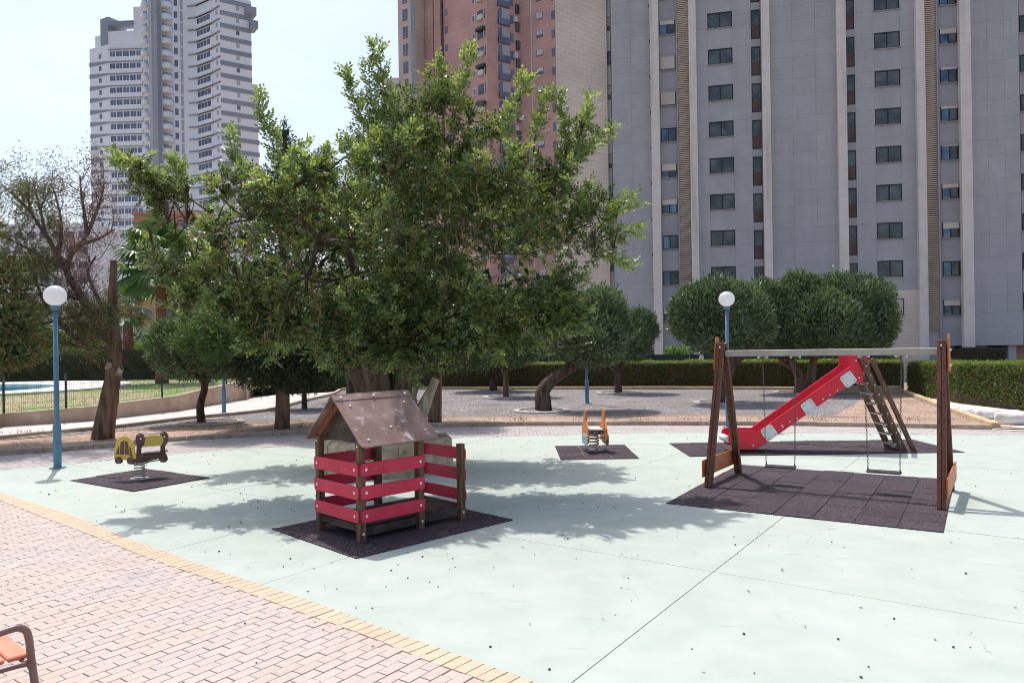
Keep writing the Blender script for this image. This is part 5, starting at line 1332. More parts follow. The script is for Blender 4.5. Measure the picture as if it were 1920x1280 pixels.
# ---- palms
def fan_palm(px, py, Y, zb, rad, label, nf=26, seed=0, only=None):
    rr = random.Random(seed); c = V(atY(px, py, Y)); t = thing('fan_palm', (c.x, c.y, zb), label, 'palm tree')
    mb = MB(); limb(mb, [(c.x, c.y, zb), (c.x + .05, c.y, (zb + c.z) / 2), (c.x, c.y, c.z)], .34, .26, 12, .04, seed=seed); mb.build('trunk', M['palm_trunk'], t, world=True)
    for i in range(nf):
        az = i * 2.399 + rr.uniform(-.2, .2); el = math.radians(75 - 125 * (i / nf)) + rr.uniform(-.1, .1)
        d = V(math.cos(az) * math.cos(el), math.sin(az) * math.cos(el), math.sin(el)); st = rad * rr.uniform(.5, .65); h = c + d * st
        mb = MB(); mb.tube([c, c.lerp(h, .6) + V(0, 0, .06), h], [.03, .02, .015], 5)
        side = d.cross(V(0, 0, 1)).normalized(); upv = side.cross(d).normalized(); nseg = 22; R_ = rad * .62
        for k in range(nseg):
            a = math.radians(-125 + 250 * (k + .5) / nseg); dd = (d * math.cos(a) + side * math.sin(a)).normalized(); L_ = R_ * (1 - .25 * abs(a) / 2.2)
            droop = V(0, 0, -1) * L_ * .35 * rr.uniform(.6, 1.3); w = upv.cross(dd).normalized() * R_ * .055
            m_ = h + dd * L_ * .6; e_ = h + dd * L_ + droop
            mb.add([h, m_ - w, m_ + upv * .015, m_ + w, e_], [(0, 1, 2), (0, 2, 3), (1, 4, 2), (2, 4, 3)])
        mb.build('frond', M['palm'], t, world=True, fix=False)
    return t
fan_palm(300, 497, 40.0, LZ, 2.6, 'fan palm with broad drooping fronds in front of the salmon building', 30, 3)
fan_palm(238, 575, 47.5, LZ, 1.7, 'smaller fan palm seen just right of the leaning trunk', 20, 5)

# ---- shrubs and trees beyond the hedges
def bush(name, bl, lm, label, cat='shrub', L=.2, W=.07, n=110, group=None, cm='core', stem=True):
    b0 = bl[0]; t = thing(name, (b0[0], b0[1], -1.3), label, cat, group)
    fuzzy_crown(t, bl, n, L, W, lm, cm, up=.3, fuzz=.6, core=60, core_size=.3)
    mb = MB()
    for k, b in enumerate(bl): limb(mb, [(b0[0] + (k % 3 - 1) * .15, b0[1], -1.3), ((b0[0] + b[0]) / 2, (b0[1] + b[1]) / 2, b[2] * .5), (b[0], b[1], b[2])], .1, .03, 6, .1, seed=k)
    mb.build('stems', M['bark'], t, world=True)
    return t
def bp(lst, Y): return [(*atY(px, py, Y), r / F * Y, f) for px, py, r, f in lst]
bush('grey_oleander', bp([(265, 640, 30, .8), (310, 625, 28, .8), (345, 640, 30, .8), (235, 650, 20, .8)], 52), 'grey_shrub', 'grey green oleander mound behind the fence lamp')
bush('green_shrub', bp([(250, 660, 22, .7), (290, 655, 28, .7), (330, 655, 30, .8), (370, 660, 30, .8)], 49), 'shrub', 'bright green shrubs over the pool hedge right of the leaning trunk')
bush('green_shrub', bp([(120, 650, 26, .8), (160, 640, 28, .8), (90, 640, 26, .8), (180, 655, 20, .7)], 54), 'shrub', 'bright green shrubs glimpsed left of the leaning trunk')
bush('broad_tree', bp([(20, 615, 45, .8), (-60, 600, 60, .8), (70, 625, 35, .8), (-10, 650, 50, .6)], 64), 'conifer_g', 'bluish green tree mass beyond the pool hedge at left', 'tree', n=60)
bush('broad_tree', bp([(430, 600, 60, .8), (500, 580, 70, .9), (400, 650, 40, .7), (470, 650, 60, .6), (560, 600, 70, .8)], 58), 'conifer', 'dark trees filling the gap behind the dark conifer', 'tree', n=50)
bush('broad_tree', bp([(640, 610, 70, .8), (720, 610, 70, .8), (800, 620, 70, .8), (880, 625, 55, .8), (690, 660, 50, .5), (780, 660, 50, .5), (860, 655, 40, .5)], 56), 'conifer', 'dark evergreen mass behind the big carob trunk', 'tree', n=50)
bush('green_shrub', bp([(880, 668, 26, .7), (920, 666, 26, .7), (970, 668, 24, .7), (1010, 668, 22, .7), (1060, 670, 22, .6)], 46), 'shrub', 'light green shrubs over the long hedge below the carob crown', n=130)
bush('green_shrub', bp([(1130, 668, 22, .7), (1165, 668, 20, .7)], 48), 'shrub', 'small light shrub between the two olive trunks above the hedge', n=130)
bush('yellow_green_shrub', bp([(1262, 663, 14, .8), (1282, 664, 15, .8)], 50), 'shrub', 'bright yellow green shrub before the grey block left of the swing', n=200)
bush('yucca', bp([(1648, 680, 16, .7), (1665, 676, 12, .8)], 46), 'conifer', 'dark spiky plant behind the hedge right of the slide', n=200, L=.5, W=.05)
bush('green_shrub', bp([(1400, 672, 18, .6), (1440, 672, 16, .6), (1480, 670, 18, .6), (1560, 672, 18, .6)], 44), 'conifer_g', 'low green shrubs above the hedge behind the slide', n=150)
bush('columnar_shrub', [(-8.6, 40.0, 1.2, 1.0, .9), (-9.3, 40.6, 1.1, .8, .9)], 'olive', 'rounded shrub on the lawn behind the small round olive', n=300, L=.12, W=.03)

# rocks at the right
rk = [((1776, 1812), 764, 777, 24.5, 'smallest white rock, left end of the rock row by the dark hedge'), ((1812, 1843), 766, 783, 23.2, 'second white rock from the left in the row by the hedge'), ((1841, 1886), 767, 789, 22.0, 'long white rock third in the row below the dark hedge'), ((1883, 1945), 771, 800, 20.3, 'largest white rock at the right end of the row')]
for (xa, xb), yt, yb, Y, lab in rk:
    c = V(at((xa + xb) / 2, yb - 3)); w = (xb - xa) / F * c.y; h = (yb - yt) / F * c.y
    mb = MB(); mb.sphere((0, 0, 0), 1, 9)
    for i, v in enumerate(mb.v):
        v = V(v); s = 1 + .12 * math.sin(v.x * 5 + Y) * math.cos(v.y * 4 + v.z * 3 + Y * 2)
        v = V(*(math.copysign(abs(q) ** .72, q) for q in v)) * s; mb.v[i] = (v.x * w * .5, v.y * .42, v.z * h * .5 + h * .38)
    o = mb.build('rock', M['rock'], None, loc=(c.x, c.y + .3, 0)); o.rotation_euler = (0, 0, -.5); tag(o, lab, 'rock', 'white rocks beside the hedge')

# ================================================================== STREET LAMPS
def lamp():
    t = thing('globe_lamp', (0, 0, 0), 'x', 'street lamp', 'blue globe lamps')
    mb = MB(); mb.lathe([(0, 0), (.15, 0), (.15, .015), (.072, .02)], 16); mb.build('base_plate', M['blue'], t)
    mb = MB(); mb.lathe([(.072, .01), (.072, .84), (.066, .86), (.05, .875), (.048, .9)], 16); mb.build('sleeve', M['blue'], t)
    mb = MB(); mb.lathe([(.046, .89), (.043, 3.12), (.0, 3.12)], 14); mb.build('pole', M['blue'], t)
    mb = MB(); mb.lathe([(.0, 3.1), (.075, 3.1), (.08, 3.13), (.075, 3.185), (.06, 3.19), (0, 3.19)], 16); mb.build('collar', M['blue'], t)
    mb = MB(); mb.sphere((0, 0, 3.385), .207, 14, sq=(1, 1, .97)); mb.build('globe', M['globe'], t)
    mb = MB(); mb.box(-.03, .03, -.078, -.06, .35, .55); mb.build('hatch', M['blue'], t)
    return t
lp = lamp()
spots = [(at(108, 877)[:2], 0, 'nearest globe lamp, standing alone on the mint floor at left'), (at(1366, 801)[:2], 0, 'globe lamp on a blue pole behind the left swing post'), (at(1101, 758)[:2], .03, 'blue lamp post in the gravel whose globe is lost in the leaning olive'),
         ((atY(226, 614, 44.0)[0], 44.0), LZ, 'distant globe lamp on the pool lawn right of the leaning trunk'), (at(420, 776)[:2], .03, 'blue lamp post beside the small round olive, top hidden in foliage'), (at(778, 752)[:2], .03, 'blue lamp post glimpsed just right of the carob trunk')]
for i, (p, z, lab) in enumerate(spots):
    o = lp if i == 0 else copy_tree(lp); o.location = (p[0], p[1], z); o['label'] = lab

# ================================================================== RUBBER MATS
def rubber(pos, ang, nu, nv, tu, tv, label, origin=(0, 0)):
    t = thing('rubber_mat', (pos[0], pos[1], 0), label, 'rubber mat', 'black rubber safety mats', rz=ang)
    pm_ = MB(); pm_.box(.004, tu - .004, .004, tv - .004, 0, .016); pr_ = None
    for i in range(nu):
        for j in range(nv):
            if pr_ is None: pr_ = pm_.build('tile', M['rubber'], t, bevel=.004); o = pr_
            else: o = pr_.copy(); COL.objects.link(o)
            o.location = (i * tu, j * tv, rnd.uniform(-.005, .002)); o.rotation_euler = (rnd.uniform(-.008, .008), rnd.uniform(-.008, .008), rnd.uniform(-.008, .008))
    return t
p = at(1248, 944); rubber(p, math.radians(-32), 7, 8, .494, .475, 'largest rubber mat of square tiles under the swing')
p = at(668, 1048); rubber(p, math.radians(44.5), 5, 4, .482, .49, 'rubber mat under the red and brown playhouse')
p = at(250, 922); rubber(p, math.radians(56.5), 3, 4, .47, .51, 'small rubber mat under the yellow spring rider')
rubber((.92, 14.93, 0), 0, 3, 4, .52, .49, 'small rubber mat under the orange spring rider')
rubber((3.5, 15.1, 0), math.radians(0), 11, 4, .5, .49, 'long rubber mat under the red slide')

# ================================================================== PLAYHOUSE
PH = at(678, 1018)
ph = thing('playhouse', (PH[0], PH[1], .012), 'small timber playhouse with pitched brown roof and red side boards', 'playhouse', rz=math.radians(44.5))
Wd = .92; xs3 = (0, .87, 1.55)
for ix, x in enumerate(xs3):
    for y in (0, Wd):
        h = 1.19 if ix < 2 else 1.0
        mb = MB(); mb.box(x - .043, x + .043, y - .043, y + .043, 0, h); o = mb.build('post', M['wood'], ph, bevel=.006)
        if y == 0:
            mb = MB(); mb.sphere((x, -.046, .10), .017, 5, sq=(1, .5, 1)); mb.build('bolt_cap', M['bolt'], o)
        if ix == 0:
            mb = MB(); mb.sphere((x - .046, y, 1.13), .016, 5, sq=(.5, 1, 1)); mb.build('bolt_cap', M['bolt'], o)
def rboard(x0, x1, z0, z1, th=.018, r=.035):   # rounded board in xz plane
    pts_ = []
    for (cx, cz, a0) in ((x1 - r, z0 + r, -90), (x1 - r, z1 - r, 0), (x0 + r, z1 - r, 90), (x0 + r, z0 + r, 180)):
        for k in range(4): a = math.radians(a0 + 30 * k); pts_.append((cx + r * math.cos(a), 0, cz + r * math.sin(a)))
    mb = MB(); mb.prism(pts_, (0, th, 0)); return mb
ZB = ((.232, .389 - .002), (.505, .664), (.779, .936))
def place_board(length, zr, loc, rz, capside, m='red', over=.035):
    z0, z1 = zr; mb = rboard(-over, length + over, z0, z1); o = mb.build('side_board', M[m], ph, bevel=0.003, loc=loc); o.rotation_euler = (0, 0, rz)
    for x in (0.035, length - .035):
        c = MB(); c.sphere((x, capside, (z0 + z1) / 2), .019, 5, sq=(1, .45, 1)); c.build('bolt_cap', M['bolt'], o)
for zr in ZB:
    place_board(.87, zr, (0, -.065, 0), 0, -.003)                     # right side
    place_board(Wd, zr, (-.065, Wd, 0), math.radians(-90), -.003)     # front end
    place_board(.87, zr, (0, Wd + .047, 0), 0, .02)                   # left side
    place_board(Wd, zr, (1.597, Wd, 0), math.radians(-90), -.003) if False else place_board(Wd, zr, (1.617, 0, 0), math.radians(90), -.003)
for i in range(6):
    y0 = .05 + i * (Wd - .10) / 6; mb = MB(); mb.box(-.02, 1.6, y0 + .003, y0 + (Wd - .1) / 6 - .003, .165, .195); mb.build('floor_board', M['deck'], ph, bevel=.003)
for y in (.002, Wd - .028): mb = MB(); mb.box(.045, 1.505, y, y + .026, .06, .162); mb.build('skirt_board', M['deck'], ph, bevel=.003)
mb = MB(); mb.box(-.03, -.005, .045, Wd - .045, .12, .163); mb.build('step_board', M['deck'], ph, bevel=.003)
RC, ZR, HS = .43, 1.715, .64
ZE = 1.135
for s in (-1, 1):
    mb = MB(); top = V(-.12, RC + s * .01, ZR - .03); eav = V(-.12, RC + s * HS, ZE)
    dn = (eav - top).normalized(); nr = V(0, -dn.z * s, dn.y * s).normalized()
    if nr.z < 0: nr = -nr
    # rounded lower corners
    L_ = (eav - top).length; X1 = 1.02 + .12; pts_ = []
    r = .05
    for (u, w) in ((0, 0), (X1, 0), (X1, L_ - r), (X1 - r * .3, L_ - r * .3), (X1 - r, L_), (r, L_), (r * .3, L_ - r * .3), (0, L_ - r)): pts_.append(top + V(u, 0, 0) + dn * w)
    mb.prism(pts_, nr * .016); o = mb.build('roof_panel', M['roof'], ph, bevel=.002)
    for (u, w) in ((.17, .17), (X1 - .17, .17), (.14, L_ - .1), (X1 - .13, L_ - .16), (.55, L_ * .68)):
        p = top + V(u, 0, 0) + dn * w + nr * .018; c = MB(); c.sphere(p, .019, 5, sq=(1, 1, .7)); c.build('bolt_cap', M['bolt'], o)
    # ridge board over it
    mb = MB(); mb.prism([V(-.125, RC - s * .012, ZR + .004), V(1.03, RC - s * .012, ZR + .004), V(1.03, RC - s * .012, ZR + .004) + dn * .11, V(-.125, RC - s * .012, ZR + .004) + dn * .11], nr * .014); o = mb.build('ridge_board', M['roof'], ph, bevel=.002)
    if s < 0:
        for u in (-.02, .45, .93):
            c = MB(); c.sphere(V(u, RC, ZR + .0) + dn * .06 + nr * .02, .02, 5); c.build('bolt_cap', M['bolt'], o)
    # inner rafters at both ends
    for x in (.0, .87):
        mb = MB(); mb.bar(V(x, RC, ZR - .085) , V(x, RC + s * (HS - .1), ZE + .03), .045, .08, up=nr); mb.build('rafter', M['gable'], ph)
mb = MB(); mb.prism([(.05, .03, 1.15), (.05, Wd - .09, 1.15), (.05, RC, ZR - .10)], (.015, 0, 0)); mb.build('gable_panel', M['deck'], ph)
for y in (-.0, Wd): mb = MB(); mb.box(.043, .827, y - .02, y + .02, 1.12, 1.18); mb.build('rail', M['wood'], ph)

# ================================================================== SLIDE
SY = 15.42; SW = .52
sl = thing('slide', atY(1500, 845, SY)[:2] + (.012,), 'red playground slide with white square plates and a timber ladder', 'slide')
prof = [(1366, 816), (1368, 810), (1374, 807), (1424, 807), (1594, 687), (1594, 666), (1617, 666), (1619, 716), (1597, 718), (1583, 727), (1430, 835), (1418, 842), (1392, 843), (1374, 838), (1367, 828)]
pw = [V(atY(x, y, SY)) for x, y in prof]
for dy, nm in ((0, 0), (SW, 1)):
    mb = MB(); mb.prism([p + V(0, dy, 0) for p in pw], (0, .03, 0)); o = mb.build('side_panel', M['slide_red'], sl, world=True, bevel=.004)
    if nm == 0:
        for (x, y) in ((1378, 834), (1412, 835), (1466, 797), (1481, 790), (1495, 784), (1543, 748), (1556, 740), (1570, 731), (1611, 708), (1468, 800), (1605, 676)):
            c = MB(); c.sphere(atY(x, y, SY - .004), .017, 5, sq=(1, .5, 1)); c.build('bolt_cap', M['bolt'], sl, world=True)
for (x, y) in ((1590.5, 711), (1516.5, 762.5), (1442, 811)):
    c = V(atY(x, y, SY - .001)); hs_ = .135; a = math.radians(35); pts_ = []
    for q in range(4):
        for k in range(4):
            b = math.radians(q * 90 + k * 30 - 0); cx, cz = ((1, 1), (-1, 1), (-1, -1), (1, -1))[q]; r = .045
            u, w = cx * (hs_ - r) + r * math.cos(b), cz * (hs_ - r) + r * math.sin(b); pts_.append(c + V(u * math.cos(a) - w * math.sin(a), 0, u * math.sin(a) + w * math.cos(a)))
    mb = MB(); mb.prism(pts_, (0, -.012, 0)); o = mb.build('white_plate', M['white'], sl, world=True, bevel=.002)
    for cx, cz in ((1, 1), (-1, 1), (-1, -1), (1, -1)):
        u, w = cx * .085, cz * .085; b = MB(); b.sphere(c + V(u * math.cos(a) - w * math.sin(a), -.014, u * math.sin(a) + w * math.cos(a)), .016, 5, sq=(1, .5, 1)); b.build('bolt', M['dull_steel'], o, world=True)
# chute
cl = [(1368, 820), (1385, 832), (1412, 832), (1430, 822), (1590, 708), (1600, 700), (1618, 700)]
cw = [V(atY(x, y, SY)) for x, y in cl]
mb = MB()
for a, b in zip(cw[:-1], cw[1:]):
    d = V(0, SW - .004, 0); up = V(0, 0, .012)
    mb.hexa([a + V(0, .032, 0), b + V(0, .032, 0), b + d, a + d, a + V(0, .032, 0) + up, b + V(0, .032, 0) + up, b + d + up, a + d + up])
mb.build('chute', M['steel'], sl, world=True)
c = V(atY(1364, 824, SY)); mb = MB(); mb.tube([c + V(.03, .035, 0), c + V(.03, SW - .005, 0)], .07, 12); mb.build('chute_end', M['white'], sl, world=True)
# timber ladder
def fp(px, py): return V(at(px, py))
fB, fA = V(7.93, SY + .0, .0), V(7.93, SY + SW, .0)
tB = V(atY(1613, 668, SY)) ; 
for f_, nm in ((0, 'ladder_side'), (SW, 'ladder_side')):
    foot = V(fB.x, SY + f_, .0) if f_ == 0 else V(fB.x, SY + f_ + .03, 0.0)
    mb = MB(); off = V(0, -.03 if f_ == 0 else .06, 0)
    mb.bar(foot + off, tB + V(0, f_ + off.y, -.02), .075, .11, up=(1, 0, .4)); o = mb.build(nm, M['wood'], sl, world=True, bevel=.005)
    if f_ == 0:
        for k in range(1, 10):
            p = foot.lerp(tB, k / 10) + V(0, -.07, 0); b = MB(); b.sphere(p, .015, 5, sq=(1, .5, 1)); b.build('bolt_cap', M['bolt'], o, world=True)
    mb = MB(); mb.bar(foot + off + V(.20, -.01, 0), tB + V(.21, f_ + off.y - .01, -.05), .06, .085, up=(1, 0, .4)); mb.build('handrail', M['wood'], sl, world=True, bevel=.005)
for k in range(8):
    s = .06 + k * .108; c = fB.lerp(tB, s) + V(-.03, 0, 0); mb = MB(); mb.box(c.x - .09, c.x + .07, SY + .01, SY + SW - .0, c.z - .012, c.z + .012)
    mb.build('step', M['steel'], sl, world=True, bevel=.004)
mb = MB(); a, b = V(atY(1600, 712, SY)), V(atY(1642, 712, SY)); mb.box(a.x, a.x + .34, SY + .03, SY + SW, a.z - .02, a.z + .01); mb.build('platform', M['deck'], sl, world=True)
for dy in (.0,):
    mb = MB(); q = [V(atY(x, y, SY + SW + .03)) for x, y in ((1600, 672), (1626, 668), (1636, 710), (1626, 716))]; mb.prism(q, (0, .02, 0)); mb.build('guard_board', M['slide_red'], sl, world=True, bevel=.003)

# ================================================================== SWING
L1, L2 = V(3.05, 11.9, .01), V(3.89, 13.12, .01)
R1, R2 = V(5.72, 10.14, .01), V(6.60, 11.46, .01)
La, Ra = (L1 + L2) / 2 + V(0, 0, 2.12), (R1 + R2) / 2 + V(0, 0, 2.12)
La, Ra = V(3.47, 12.5, 2.10), V(6.14, 10.82, 2.12)
sw = thing('swing_set', ((La + Ra) / 2).to_tuple()[:2] + (.012,), 'double swing set with dark timber A-frames, steel beam and orange boards', 'swing')
bd = (Ra - La).normalized()
for (f1, f2, ap, s) in ((L1, L2, La, -1), (R1, R2, Ra, 1)):
    fr = (f2 - f1); fr.z = 0; fr.normalize()
    for (ft, q) in ((f1, -1), (f2, 1)):
        top = V(ap.x, ap.y, 2.27) + fr * q * .055
        for k in (-1, 1):      # each leg is a pair of laminated timbers
            off = bd * k * .028
            mb = MB(); mb.bar(ft + off, top + off, .054, .10, up=fr); mb.build('leg', M['wood2'], sw, world=True, bevel=.006)
    # orange brace low between the feet, on the outer side
    o_ = bd * s * .075
    a, b = f1.lerp(V(ap.x, ap.y, 2.27), .13), f2.lerp(V(ap.x, ap.y, 2.27), .13)
    mb = MB(); mb.bar(a + o_ - fr * .14, b + o_ + fr * .14, .022, .27, up=(0, 0, 1)); o = mb.build('brace_board', M['orange'], sw, world=True, bevel=.006)
    # orange cap plate at the top, a tapered board
    c = V(ap.x, ap.y, 0) + o_ + fr * 0
    pts_ = [c - fr * .17 + V(0, 0, 1.83), c + fr * .17 + V(0, 0, 1.83), c + fr * .085 + V(0, 0, 2.30), c + fr * .05 + V(0, 0, 2.37), c - fr * .05 + V(0, 0, 2.37), c - fr * .085 + V(0, 0, 2.30)]
    mb = MB(); mb.prism(pts_, bd * s * .022); o = mb.build('cap_board', M['orange'], sw, world=True, bevel=.006)
    for z in (1.92, 2.14):
        for q in (-1, 1):
            b = MB(); b.sphere(c + fr * q * (.05 if z > 2 else .09) + bd * s * .024 + V(0, 0, z), .02, 6); b.build('bolt_cap', M['bolt'], sw, world=True)
    for q in (-1, 1):
        for z in (1.93, 2.2): b = MB(); b.sphere(V(ap.x, ap.y, z) + fr * q * (.07 + (2.2 - z) * .2) * 1.0 - fr * q * -.045 - bd * s * 0.0, .02, 6); b.build('bolt_cap', M['bolt'], sw, world=True)
mb = MB(); mb.bar(La + bd * .055, Ra - bd * .055, .10, .10); mb.build('beam', M['beam'], sw, world=True, bevel=.006)
def chain(mb, a, b, link=.042):
    n = int((b - a).length / (link * .78)); d = (b - a).normalized(); s1_ = d.orthogonal().normalized(); s2_ = d.cross(s1_)
    for i in range(n):
        c = a.lerp(b, (i + .5) / n); s_ = s1_ if i % 2 else s2_
        h = d * link * .5; w = s_ * .011
        pts_ = [c - h * .6 + w, c + h * .6 + w, c + h, c + h * .6 - w, c - h * .6 - w, c - h]
        mb.tube(pts_ + [pts_[0]], .0034, 4, cap=False)
Ln = (Ra - La).length
for si, (t0, zz_, rot, lab) in enumerate(((.285, .30, .10, 'left'), (.755, .335, .0, 'right'))):
    c = La.lerp(Ra, t0); ends = []
    for q in (-1, 1):
        h = c + bd * q * .25 - V(0, 0, .05)
        mb = MB(); mb.bar(h + V(0, 0, -.006) - bd * .07, h + V(0, 0, -.006) + bd * .07, .05, .012); o = mb.build('hanger', M['dull_steel'], sw, world=True)
        for e in (-1, 1): b = MB(); b.sphere(h + bd * e * .065 + V(0, 0, -.014), .022, 6); b.build('bolt_cap', M['bolt'], o, world=True)
        mb = MB(); mb.tube([h - V(0, 0, .01), h - V(0, 0, .09)], .012, 6); mb.build('shackle', M['chain'], o, world=True)
        sd_ = bd.copy(); sd_.z = 0; sd_.normalize(); R_ = Matrix.Rotation(rot, 3, 'Z'); sd_ = R_ @ sd_
        e = V(c.x, c.y, zz_ + .10) + sd_ * q * .215; ends.append(e)
        mb = MB(); chain(mb, h - V(0, 0, .085), e); mb.build('chain', M['chain'], sw, world=True, fix=False)
        mb = MB(); ax = sd_.cross(V(0, 0, 1)); mb.tube([e, e + ax * .05 - V(0, 0, .085)], .006, 5); mb.tube([e, e - ax * .05 - V(0, 0, .085)], .006, 5); mb.build('seat_bracket', M['chain'], sw, world=True)
    s_ = MB(); s_.bar(V(c.x, c.y, zz_) - sd_ * .235, V(c.x, c.y, zz_) + sd_ * .235, .17, .032); s_.build('swing_seat', M['seat'], sw, world=True, bevel=.012)

# ================================================================== SPRING RIDERS
def spring(mb, r, z0, z1, turns, rt=.012, c=(0, 0)):
    n = turns * 14; mb.tube([(c[0] + r * math.cos(2 * math.pi * i / 14), c[1] + r * math.sin(2 * math.pi * i / 14), z0 + (z1 - z0) * i / n) for i in range(n + 1)], rt, 6)
sc = at(262, 899)
r1 = thing('spring_rider', (sc[0], sc[1], .012), 'yellow and brown car shaped spring rider on the small left mat', 'spring rider', rz=math.radians(0))
mb = MB(); mb.lathe([(0, 0), (.16, 0), (.16, .02), (0, .02)], 16); mb.build('base_plate', M['dull_steel'], r1)
mb = MB(); spring(mb, .085, .03, .27, 5); mb.build('spring', M['dull_steel'], r1)
mb = MB(); mb.box(-.12, .12, -.07, .07, .27, .295); mb.build('top_plate', M['dull_steel'], r1)
# car silhouette board, facing the camera
def car_outline(w, h, z0):
    pts_ = [(-w, z0 + .07), (-w * 1.0, z0 + .18)]
    for k in range(0, 11): a = math.pi - math.pi * k / 10; pts_.append((w * .92 * math.cos(a), z0 + .19 + (h - .19) * math.sin(a) ** .8))
    pts_ += [(w, z0 + .18), (w, z0 + .07), (w * .5, z0 + .045), (-w * .5, z0 + .045)]
    return pts_
car = bpy.data.objects.new('car_board', None)
def board(pts_, y, th, name, m, parent, rz=0, loc=(0, 0, 0)):
    mb = MB(); mb.prism([(x, y, z) for x, z in pts_], (0, th, 0)); o = mb.build(name, M[m], parent, loc=loc, bevel=.003); o.rotation_euler = (0, 0, rz); return o
loc1 = (-.21, -.10, 0)
b1 = board(car_outline(.225, .47, .31), 0, .02, 'car_board', 'yellow', r1, rz=math.radians(-14), loc=loc1)
for (xa, xb, za, zb_, sl_) in ((-.175, -.115, .46, .60, .04), (-.095, -.01, .46, .70, .02), (.012, .09, .46, .70, -.02), (.108, .165, .43, .60, -.04)):
    mb = MB(); mb.prism([(xa, -.008, za), (xb, -.008, za - .01), (xb - max(0, -sl_), -.008, zb_ - (.03 if sl_ < 0 else 0)), (xa + max(0, sl_), -.008, zb_ - (.03 if sl_ > 0 else 0))], (0, .007, 0)); mb.build('car_window', M['brown'], b1)
for x in (-.12, .13):
    mb = MB(); mb.tube([(x, -.03, .35), (x, .03, .35)], .062, 14); mb.build('wheel', M['brown'], b1)
bone = [(-.05, .27), (.03, .26), (.075, .31), (.06, .38), (.03, .44), (.03, .55), (.075, .62), (.09, .72), (.06, .80), (.0, .82), (-.05, .78), (-.065, .70), (-.045, .6), (-.055, .42), (-.08, .33)]
for (x, y) in ((.03, -.05), (.35, .17)):
    o = board(bone, 0, .03, 'end_board', 'brown', r1, rz=math.radians(28), loc=(x, y, .0 if x < .3 else .0))
    b = MB(); b.sphere((.02, -.004, .72), .018, 5, sq=(1, .5, 1)); b.build('bolt_cap', M['bolt'], o)
mb = MB(); mb.prism([(.06, -.02, .57), (.33, .15, .57), (.36, .17, .66), (.33, .15, .76), (.10, .01, .76)], (-.012, .018, 0)); mb.build('back_board', M['yellow'], r1, bevel=.003)
mb = MB(); mb.prism([(.06, -.06, .43), (.34, .12, .43), (.34, .36, .43), (.02, .14, .43)], (0, 0, .03)); mb.build('seat', M['seat'], r1)
mb = MB(); mb.prism([(.09, .0, .30), (.31, .15, .34), (.31, .15, .44), (.06, -.02, .44)], (-.01, .02, 0)); mb.build('under_board', M['brown'], r1)
mb = MB(); mb.tube([(-.16, -.1, .30), (.1, 0, .295), (.36, .17, .32)], .012, 6); mb.tube([(.0, -.06, .79), (.36, .17, .79)], .011, 6); mb.build('foot_bar', M['dull_steel'], r1)
sc = at(1114, 846)
r2 = thing('spring_rider', (sc[0], sc[1], .012), 'orange spring rider with two upright side boards seen end on', 'spring rider', rz=math.radians(4))
mb = MB(); mb.lathe([(0, 0), (.15, 0), (.15, .02), (0, .02)], 16); mb.build('base_plate', M['dull_steel'], r2)
mb = MB(); spring(mb, .095, .03, .36, 5, .017); mb.build('spring', M['rock'], r2)
mb = MB(); mb.box(-.13, .13, -.10, .10, .36, .385); mb.build('top_plate', M['greyb'], r2)
for s in (-1, 1):
    mb = MB(); x = s * .19; lean = -.03
    outl = [(-.42, .30), (-.30, .20), (.30, .20), (.42, .34), (.38, .48), (.15, .62), (.10, .80), (.0, .93), (-.10, .86), (-.16, .66), (-.36, .50)]
    mb.prism([(x + s * .0 + (z - .3) * lean * s * -.6, y, z) for y, z in outl], (.028, 0, 0)); o = mb.build('side_board', M['orange3'], r2, bevel=.004)
    mb = MB(); mb.prism([(x + s * .03 + .0, y, z) for y, z in ((-.44, .24), (-.34, .15), (.2, .15), (.3, .25), (.1, .36), (-.40, .38))], (.02, 0, 0)); mb.build('skirt_board', M['skyblue'] if s < 0 else M['greyb'], o, bevel=.003)
    mb = MB(); mb.prism([(x + (.026 if s < 0 else -.006), y, z) for y, z in ((-.30, .40), (-.06, .46), (-.06, .70), (-.16, .60))], (.008, 0, 0)); mb.build('inlay', M['orange'], o)
mb = MB(); mb.box(-.165, .165, -.20, .22, .45, .48); mb.build('seat', M['rock'], r2, bevel=.006)
mb = MB(); mb.box(-.165, .165, -.225, -.203, .38, .45); o = mb.build('seat_edge', M['seat'], r2)
for x in (-.12, .04, .12): b = MB(); b.sphere((x, -.228, .415), .012, 5, sq=(1, .5, 1)); b.build('bolt_cap', M['bolt'], o)
mb = MB(); mb.box(-.06, .015, -.23, -.226, .405, .425); mb.build('maker_plate', M['orange2'], o)
mb = MB(); mb.tube([(-.17, -.05, .70), (.17, -.05, .70)], .014, 8); mb.build('handle_bar', M['bolt'], r2)
mb = MB(); mb.tube([(-.24, -.2, .3), (.24, -.2, .3)], .014, 8); mb.build('foot_bar', M['greyb'], r2)

# ================================================================== BENCH
bc = V(-3.02, 4.74, 0)
bn = thing('bench', bc, 'orange slatted bench with rounded brown steel armrest at the lower left corner', 'bench', rz=math.radians(139))
